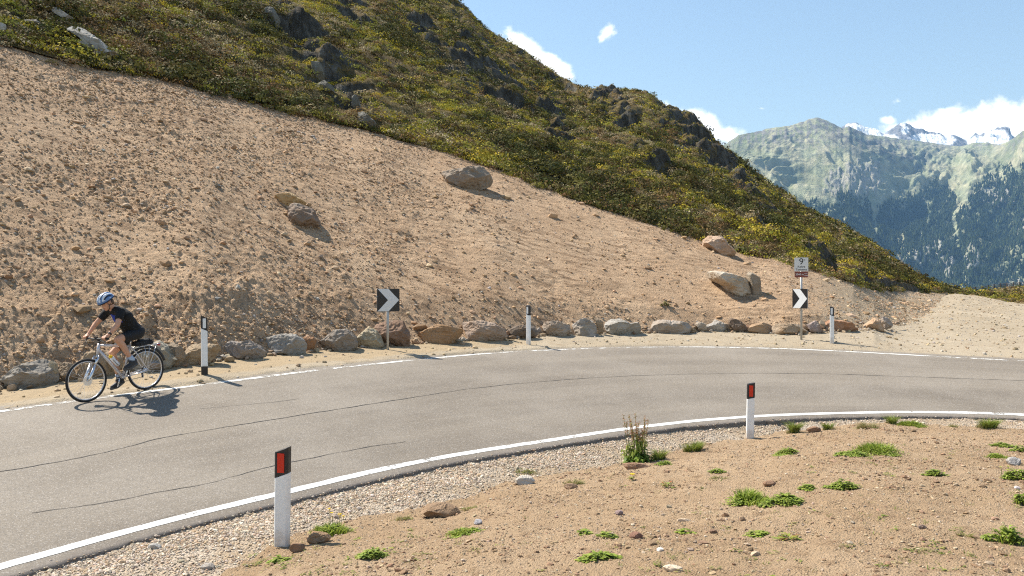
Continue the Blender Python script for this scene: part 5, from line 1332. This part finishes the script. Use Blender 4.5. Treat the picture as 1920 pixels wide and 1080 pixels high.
# ------------------------------------------------------------------ weeds and stones on the near soil
def leaf_mat(name, tr=.35):
    m = NT(name); return m.done(m.attr('tint'), .6, spec=.3, trans=tr)
M_GRASS = leaf_mat('grass_blade')
GRN = [(.21, .28, .035), (.28, .35, .05), (.16, .22, .03), (.33, .37, .07)]
DKG = [(.14, .18, .03), (.19, .22, .04), (.24, .25, .06)]
DRY = [(.36, .29, .13), (.24, .24, .07), (.43, .35, .19), (.18, .19, .05)]
YEL = [(.75, .55, .02), (.80, .62, .03)]
def clumpy(n):
    """radius and angle inside the unit disc, gathered in a few ragged clumps"""
    m_ = int(rng.integers(4, 9)); c = rng.normal(size=(m_, 2)) * .36; s_ = rng.uniform(.16, .32, m_)
    k = rng.integers(0, m_, n); p = c[k] + rng.normal(size=(n, 2)) * s_[k][:, None]
    return np.hypot(p[:, 0], p[:, 1]).clip(0, 1.25), np.arctan2(p[:, 1], p[:, 0])
def blades(n, rx, ry, hmin, hmax, wid, pal, flop, ground, cxy, yfade=1.0):
    """curved tapering blades standing on the ground inside an ellipse"""
    V = []; Fq = []; C = []; k = 0
    r, a = clumpy(n)
    for i in range(n):
        x, y = r[i] * rx * math.cos(a[i]), r[i] * ry * math.sin(a[i])
        z = ground(cxy[0] + x, cxy[1] + y) - .006
        h = rng.uniform(hmin, hmax) * max(.35, 1 - .5 * r[i] * yfade); d = rng.uniform(0, 2 * np.pi); od = math.atan2(y, x) + rng.normal() * .7
        fl = h * flop * rng.uniform(.4, 1.3); wv = np.array([math.cos(d), math.sin(d), 0]) * wid * rng.uniform(.6, 1.3); ov = np.array([math.cos(od), math.sin(od), 0])
        c = np.array(pal[rng.integers(len(pal))]) * rng.uniform(.75, 1.25)
        for j, (t_, ww) in enumerate(((0, .8), (.4, 1.0), (.75, .7), (1.0, .08))):
            p = np.array([x, y, z]) + ov * fl * t_ * t_ + np.array([0, 0, h * (t_ - .35 * flop * t_ * t_)])
            V += [p - wv * ww / 2, p + wv * ww / 2]; C += [c * (.85 + .3 * t_)] * 2
        for j in range(3): Fq.append([k + 2 * j, k + 2 * j + 1, k + 2 * j + 3, k + 2 * j + 2])
        k += 8
    return np.array(V), np.array(Fq), np.array(C)

_sx = SOILG[20:].reshape(-1, 3); _gx = GRAVG[5:].reshape(-1, 3)
def near_z(x, y):
    px = CX + F * x / y; j = int(np.clip(round((px - pxs[0]) / 4), 0, len(pxs) - 1))
    a, b = SOILG[:, j], GRAVG[:, j]
    return float(np.interp(y, a[:, 1], a[:, 2])) if y < a[-1, 1] else float(np.interp(y, b[:, 1], b[:, 2]))

def leaves(n, rx, ry, l, wid, pal, ground, cxy, h=.05):
    """low rosette leaves: broad folded blades"""
    rr, aa = clumpy(n)
    V = []; Fq = []; C = []; k = 0
    for i in range(n):
        r, a = float(rr[i]), float(aa[i]); x, y = r * rx * math.cos(a), r * ry * math.sin(a); z = ground(cxy[0] + x, cxy[1] + y)
        d = a + rng.normal() * .9; ux = np.array([math.cos(d), math.sin(d), 0]); vx = np.array([-math.sin(d), math.cos(d), 0]); ll = l * rng.uniform(.6, 1.3); up = rng.uniform(.1, 1.0) * h / .05
        c = np.array(pal[rng.integers(len(pal))]) * rng.uniform(.75, 1.25); b = np.array([x, y, z + rng.uniform(0, h) * max(0, 1 - r)])
        for t_, ww in ((0, .15), (.35, .9), (.7, 1.0), (1.0, .1)):
            p = b + ux * ll * t_ + np.array([0, 0, ll * (.75 * up * t_ - .65 * up * t_ * t_)]) + np.array([0, 0, .004]); V += [p - vx * wid * ww / 2, p + vx * wid * ww / 2]; C += [c] * 2
        for j in range(3): Fq.append([k + 2 * j, k + 2 * j + 1, k + 2 * j + 3, k + 2 * j + 2])
        k += 8
    return np.array(V), np.array(Fq), np.array(C)

def join(parts):
    V = []; Fq = []; C = []; k = 0
    for v, f, c in parts: V.append(v); Fq.append(f + k); C.append(c); k += len(v)
    return np.concatenate(V), np.concatenate(Fq), np.concatenate(C)

WEEDG = 'weeds and grass tufts on the bare tan soil'
def weed(px, py, wpx, kind, label, hpx=None, name=None):
    b = soil_hit(px, py); s = b.y / F; rx = wpx * s / 2; ry = max(rx * .75, .05); hh = (hpx or wpx * .35) * s * .8
    g = lambda x, y: near_z(x, y) - b.z
    cxy = (b.x, b.y); area = rx * ry * 3.14
    nb = int(np.clip(area * 3600, 26, 620))
    if kind == 'green': P_ = [blades(nb, rx, ry, hh * .5, hh * 1.15, .010, GRN, .55, g, cxy), leaves(int(nb * .9), rx, ry, .042, .016, GRN, g, cxy, hh * .6)]
    elif kind == 'tuft': P_ = [blades(int(nb * 1.4), rx * .55, ry * .55, hh * .6, hh * 1.4, .007, DKG + GRN[:1], .75, g, cxy, .3), blades(nb // 3, rx * .7, ry * .7, hh * .4, hh * .9, .007, DRY, .9, g, cxy)]
    elif kind == 'dry': P_ = [blades(nb, rx, ry, hh * .4, hh, .006, DRY, .9, g, cxy), leaves(nb // 5, rx, ry, .04, .012, DKG, g, cxy, .02)]
    elif kind == 'leafy': P_ = [leaves(int(nb * 2.4), rx, ry, .048, .022, GRN, g, cxy, hh), blades(nb // 2, rx, ry, hh * .5, hh, .008, GRN, .5, g, cxy)]
    elif kind == 'rosette': P_ = [leaves(max(nb // 2, 34), rx * .45, ry * .45, rx * .8, .016, GRN + [(.30, .14, .05), (.33, .30, .05)], g, cxy, .05)]
    if kind in ('green', 'leafy') and 'yellow flower' in label: pass
    V, Fq, C = join(P_)
    o = mk(name or ('grass_tuft' if kind in ('tuft', 'dry') else 'weed'), V, Fq, M_GRASS, attrs={'tint': C}); o.location = b
    tag(o, label, 'grass tuft' if kind in ('tuft', 'dry') else 'weed', WEEDG)
    return o, rx, ry, hh
M_FLOW = leaf_mat('flower_petal', .3)
def flowers(o, pts, sz, pal, stemh):
    """small flower heads on thin stems, each a part of its plant"""
    for x, y, h in pts:
        z = near_z(o.location.x + x, o.location.y + y) - o.location.z
        mb = MB(); mb.tube([(x, y, z), (x + .01, y, z + h * .6), (x, y + .004, z + h)], .0028, 5); mb.ell((x, y, z + h), (sz, sz, sz * .5), sub=1)
        for k in range(7):
            a = k * .9; mb.ell((x + sz * math.cos(a), y + sz * math.sin(a), z + h + .002), (sz * .7, sz * .7, sz * .25), sub=1)
        V, f = mb.arrays(); c = np.tile(np.array(pal[0]), (len(V), 1)); c[V[:, 2] < z + h - sz * .9] = (.12, .17, .03)
        mk('flower', V, f, M_FLOW, o, attrs={'tint': c})

o, rx, ry, hh = weed(622, 1000, 78, 'green', 'bright green weed clump with small yellow flowers right of the nearest post', 34)
flowers(o, [(-.02, .10, .20), (.05, .13, .17), (.08, .06, .19), (-.06, .16, .23), (.10, .12, .15)], .011, YEL, .2)
weed(698, 1046, 52, 'leafy', 'compact bright weed below the yellow flowered clump', 22)
weed(862, 1001, 74, 'green', 'low spreading green weed right of the sod clod', 18)
weed(1396, 944, 94, 'green', 'broad bright green patch, left half of the double patch at mid soil', 40)
weed(1470, 940, 74, 'leafy', 'flat leafy patch, right half of the double patch at mid soil', 20)
weed(1650, 850, 100, 'green', 'biggest grass patch in the upper soil, with a long flat left arm', 36)
weed(1606, 855, 60, 'leafy', 'low green arm stretching left of the biggest upper grass patch', 14)
weed(1490, 812, 40, 'tuft', 'dark green arching tuft just right of the red reflector post by the asphalt', 30)
weed(1556, 806, 38, 'tuft', 'small dark tuft second right of the red reflector post at the gravel edge', 18)
weed(1628, 802, 46, 'dry', 'olive and straw tuft at the gravel edge', 26)
weed(1672, 795, 30, 'tuft', 'dense green tuft at the gravel edge, left part of a long strip', 22)
weed(1708, 798, 52, 'green', 'long low green strip at the gravel edge', 16)
weed(1787, 801, 26, 'dry', 'single small olive tuft at the gravel edge between two green strips', 14)
weed(1852, 803, 58, 'tuft', 'last grass tuft along the gravel edge toward the photo border', 24)
weed(1300, 846, 54, 'tuft', 'wispy green tuft in the gravel between dock plant and red reflector post', 24)
weed(1236, 862, 40, 'tuft', 'olive tuft touching the right side of the dock plant', 26)
weed(1245, 872, 30, 'leafy', 'tiny low weed under the tuft beside the dock plant', 10)
weed(1475, 850, 44, 'leafy', 'flat green weed on soil right below the red reflector post', 14)
weed(1582, 916, 54, 'leafy', 'slanting leafy weed right of the double patch', 22)
weed(1512, 918, 34, 'leafy', 'small leafy weed right above the double patch', 12)
o, rx, ry, hh = weed(1478, 1013, 50, 'rosette', 'star shaped rosette with reddish leaf tips', 18)
weed(1888, 1020, 58, 'leafy', 'round glossy leafy clump in the corner of the soil', 44)
weed(1810, 1006, 34, 'dry', 'thin upright straw tuft left of the round leafy clump', 30)
weed(1722, 1034, 56, 'dry', 'flat dull green and straw tuft near the lower photo edge', 16)
weed(1752, 892, 36, 'leafy', 'small leafy weed at mid soil left of the grey stone', 14)
weed(1866, 858, 48, 'green', 'low green strip just left of the grey stone', 12)
weed(1880, 838, 40, 'leafy', 'low green weed above the grey stone', 10)
weed(1912, 848, 26, 'leafy', 'dark leafy weed at the photo edge above the grey stone', 16)
o, rx, ry, hh = weed(1908, 900, 44, 'leafy', 'leafy weed with yellow buds at the photo edge', 26)
flowers(o, [(-.10, .02, .10), (-.16, .05, .12), (-.06, .08, .12)], .010, [(.45, .50, .06)], .1)
weed(1916, 946, 34, 'leafy', 'dark green weed cut off by the photo edge', 24)
weed(1124, 1048, 68, 'leafy', 'flat bright weed low in the soil, above the pale bare patch', 14)
weed(1419, 1006, 34, 'leafy', 'small weed left of the reddish rosette', 14)
weed(1284, 1000, 18, 'leafy', 'tiny weed beside a dark pebble in mid soil', 10)
weed(1074, 908, 50, 'dry', 'straw and olive tuft on the gravel rim left of the dock plant', 22)
weed(1350, 899, 34, 'dry', 'thin olive tuft at mid soil above the double patch', 16)
weed(1345, 886, 26, 'leafy', 'little weed above the thin olive tuft', 9)
o, rx, ry, hh = weed(1251, 914, 30, 'rosette', 'small plant with red and yellow tips right of the lone yellow flower', 14)
flowers(o, [(.04, .0, .07), (-.05, .01, .06)], .009, [(.50, .16, .03)], .1)
o, rx, ry, hh = weed(1186, 901, 18, 'rosette', 'lone dandelion with one yellow flower head on the soil', 8, 'dandelion')
flowers(o, [(.0, .0, .075)], .022, YEL, .1)
weed(1136, 1007, 28, 'leafy', 'right one of two tiny weeds left of the reddish clod', 12)
weed(1096, 1001, 20, 'leafy', 'left one of two tiny weeds left of the reddish clod', 10)
weed(757, 974, 44, 'dry', 'straw coloured tuft growing on the gravel rim left of the sod clod', 22)
weed(880, 955, 40, 'dry', 'straw coloured tuft growing on the right end of the sod clod', 16)
weed(478, 1058, 46, 'dry', 'sparse olive grass left of the nearest post foot, near the lower photo edge', 14)
weed(528, 1020, 34, 'dry', 'dry blades growing round the foot of the nearest post', 18)
weed(525, 1052, 30, 'leafy', 'tiny leafy weed just below the nearest post', 12)
weed(985, 884, 60, 'dry', 'long straw tuft on the gravel rim beside the pale stone', 10)

# sprouts too small and many to count
parts = []
for i in range(420):
    px = rng.uniform(430, 1960); y0 = np.interp(px, [430, 700, 1000, 1300, 1500, 1960], [1050, 975, 905, 850, 815, 808]); py = y0 + (1085 - y0) * rng.random() ** .8
    if fbm(np.array([px / 170.]), np.array([py / 90.]), 3, 201)[0] < -.05 + .12 * (px < 1200): continue
    b = soil_hit(px, py); gr = lambda x, y: near_z(x, y)
    nn_ = int(rng.integers(4, 14)); pal = [GRN, DKG, DRY, DRY][rng.integers(4)]
    v, f, c = (leaves(nn_, .05, .05, .035, .014, pal, gr, (b.x, b.y), .02) if rng.random() < .5 else blades(nn_, .05, .05, .02, .06, .005, pal, .9, gr, (b.x, b.y)))
    v = v + np.array([b.x, b.y, 0]); parts.append((v, f, c))
V, Fq, C = join(parts); tag(mk('sprouting_grass', V, Fq, M_GRASS, attrs={'tint': C}), kind='stuff')

# dock plant with tall rusty seed heads
b = soil_hit(1196, 864); s = b.y / F
dock = empty('dock_plant', b); tag(dock, 'tall dock plant with rusty seed stalks growing at the gravel edge', 'plant')
g = lambda x, y: near_z(x, y) - b.z
V, Fq, C = join([leaves(260, .22, .15, .11, .042, [(.16, .25, .03), (.22, .32, .04), (.11, .18, .025), (.27, .33, .05)], g, (b.x, b.y), .16), leaves(130, .17, .12, .10, .030, GRN, g, (b.x, b.y), .42)])
mk('foliage', V, Fq, M_GRASS, dock, attrs={'tint': C})
M_STEM = plain('dock_stem', (.20, .21, .06), .7, var=.3); M_SEED = leaf_mat('dock_seed', .2)
for i in range(16):
    a = rng.uniform(0, 2 * math.pi); r = .12 * math.sqrt(rng.random()); x, y = r * math.cos(a) * 1.3, r * math.sin(a); h = rng.uniform(.42, .72)
    tip = Vector((x * 1.7 + rng.normal() * .035, y * 1.5, h)); p0 = Vector((x, y, g(b.x + x, b.y + y) - .01)); pm = p0.lerp(tip, .5) + Vector((rng.normal() * .012, 0, .01))
    mb = MB(); mb.tube([p0, pm, tip], [.006, .0055, .003], 5); st = mb.build('stalk', M_STEM, dock, True)
    V = []; Fc = []; C = []; k = 0
    for j in range(100):
        t_ = rng.uniform(.60, 1.03); q = p0.lerp(pm, t_ * 2) if t_ < .5 else pm.lerp(tip, t_ * 2 - 1); q = q + Vector(rng.normal(size=3)) * .017 * (1.25 - t_ * .6)
        u = rng.normal(size=3); u /= np.linalg.norm(u); v = np.cross(u, rng.normal(size=3)); v /= np.linalg.norm(v); l = rng.uniform(.006, .013)
        V += [np.array(q) + u * l, np.array(q) - u * l * .6 + v * l * .7, np.array(q) - u * l * .6 - v * l * .7]; Fc.append([k, k + 1, k + 2]); k += 3
        C += [np.array([(.42, .19, .10), (.48, .28, .16), (.34, .16, .08), (.30, .30, .09)][rng.integers(4)]) * rng.uniform(.8, 1.2)] * 3
    mk('seed_head', V, np.array(Fc), M_SEED, st, attrs={'tint': np.array(C)})

# larger loose stones
def stone(px, py, wpx, c_, label, seed, hr=.55, nm='stone'):
    w_, h_ = wpx / 2, wpx * hr / 2; r_ = np.random.default_rng(seed)
    poly = [(px + w_ * math.cos(a) * r_.uniform(.85, 1.1), py - h_ * .8 - h_ * math.sin(a) * r_.uniform(.85, 1.1)) for a in np.linspace(0, 2 * math.pi, 9, endpoint=False)]
    o = boulder(poly, c_, label, seed, 'loose stones near the inner road edge', .42, lambda x, y: soil_hit(px, py), name=nm, facets=7)
    o['category'] = 'stone' if nm == 'stone' else 'clod'
stone(984, 908, 36, (.52, .48, .42), 'pale stone lying on the gravel rim among straw grass', 401, .5)
stone(822, 954, 17, (.62, .60, .58), 'small white stone on top of the sod clod', 402, .7)
stone(897, 983, 17, (.40, .40, .43), 'small blue grey stone right of the sod clod', 403, .6)
stone(288, 1032, 28, (.40, .38, .35), 'flat grey stone in the gravel left of the nearest post', 404, .5)
stone(388, 1068, 26, (.42, .41, .40), 'grey stone in the gravel at the lower photo edge', 405, .5)
stone(1902, 872, 26, (.36, .34, .32), 'grey stone on the soil near the photo edge', 406, .6)
stone(1908, 918, 11, (.72, .64, .62), 'little pinkish white stone below the grey stone', 407, .7)
stone(1730, 992, 15, (.24, .18, .15), 'dark brown pebble in the lower soil', 408, .6)
stone(1866, 976, 13, (.42, .28, .20), 'reddish pebble above the round leafy clump', 409, .6)
stone(1161, 965, 15, (.34, .27, .28), 'small violet pebble at mid soil', 410, .6)
stone(1238, 1034, 13, (.75, .71, .66), 'small white chip in the lower soil', 411, .6)
stone(1282, 978, 26, (.58, .46, .34), 'long flat pale chip at mid soil', 412, .22)
stone(1418, 1043, 20, (.55, .45, .33), 'pale tan stone in the lower soil', 413, .5)
stone(1262, 1073, 40, (.66, .54, .40), 'broad pale flat stone at the lower photo edge', 414, .35)
stone(1268, 806, 14, (.45, .36, .28), 'tan stone in the gravel right of the dock plant', 415, .5)
stone(558, 1034, 30, (.26, .16, .10), 'dark brown clod at the right of the nearest post foot', 416, .6, 'clod')
stone(596, 1018, 42, (.34, .23, .14), 'brown clod under the yellow flowered clump', 417, .55, 'clod')
stone(826, 970, 78, (.27, .18, .11), 'long brown sod clod on the gravel rim', 418, .36, 'clod')
stone(1192, 1010, 24, (.24, .13, .09), 'reddish brown clod in the lower soil', 419, .6, 'clod')
stone(1443, 912, 26, (.27, .17, .11), 'brown clod at mid soil above the double patch', 420, .45, 'clod')
stone(1338, 1000, 16, (.24, .15, .10), 'small dark clod left of the reddish rosette', 421, .5, 'clod')
stone(1526, 810, 26, (.28, .18, .12), 'dark clod between two tufts at the gravel edge', 422, .45, 'clod')
stone(1070, 916, 26, (.30, .20, .13), 'brown clod under the straw tuft on the gravel rim', 423, .4, 'clod')
stone(1192, 880, 50, (.33, .21, .14), 'long reddish earth clod below the dock plant', 424, .28, 'clod')
# two cushions of moss on the dirt bank
for px, py, lab in ((1249, 575, 'green cushion plant on the dirt bank above the longest block'), (812, 0, None)):
    if not lab: continue
    b = bank_hit(px, py); n_ = 160
    V, Fq, C = leaves(n_, .16, .10, .07, .03, [(.16, .15, .03), (.20, .18, .04), (.12, .12, .03)], lambda x, y: 0.02, (0, 0), .16)
    o = mk('cushion_plant', V, Fq, M_GRASS, attrs={'tint': C}); o.location = b; tag(o, lab, 'plant')
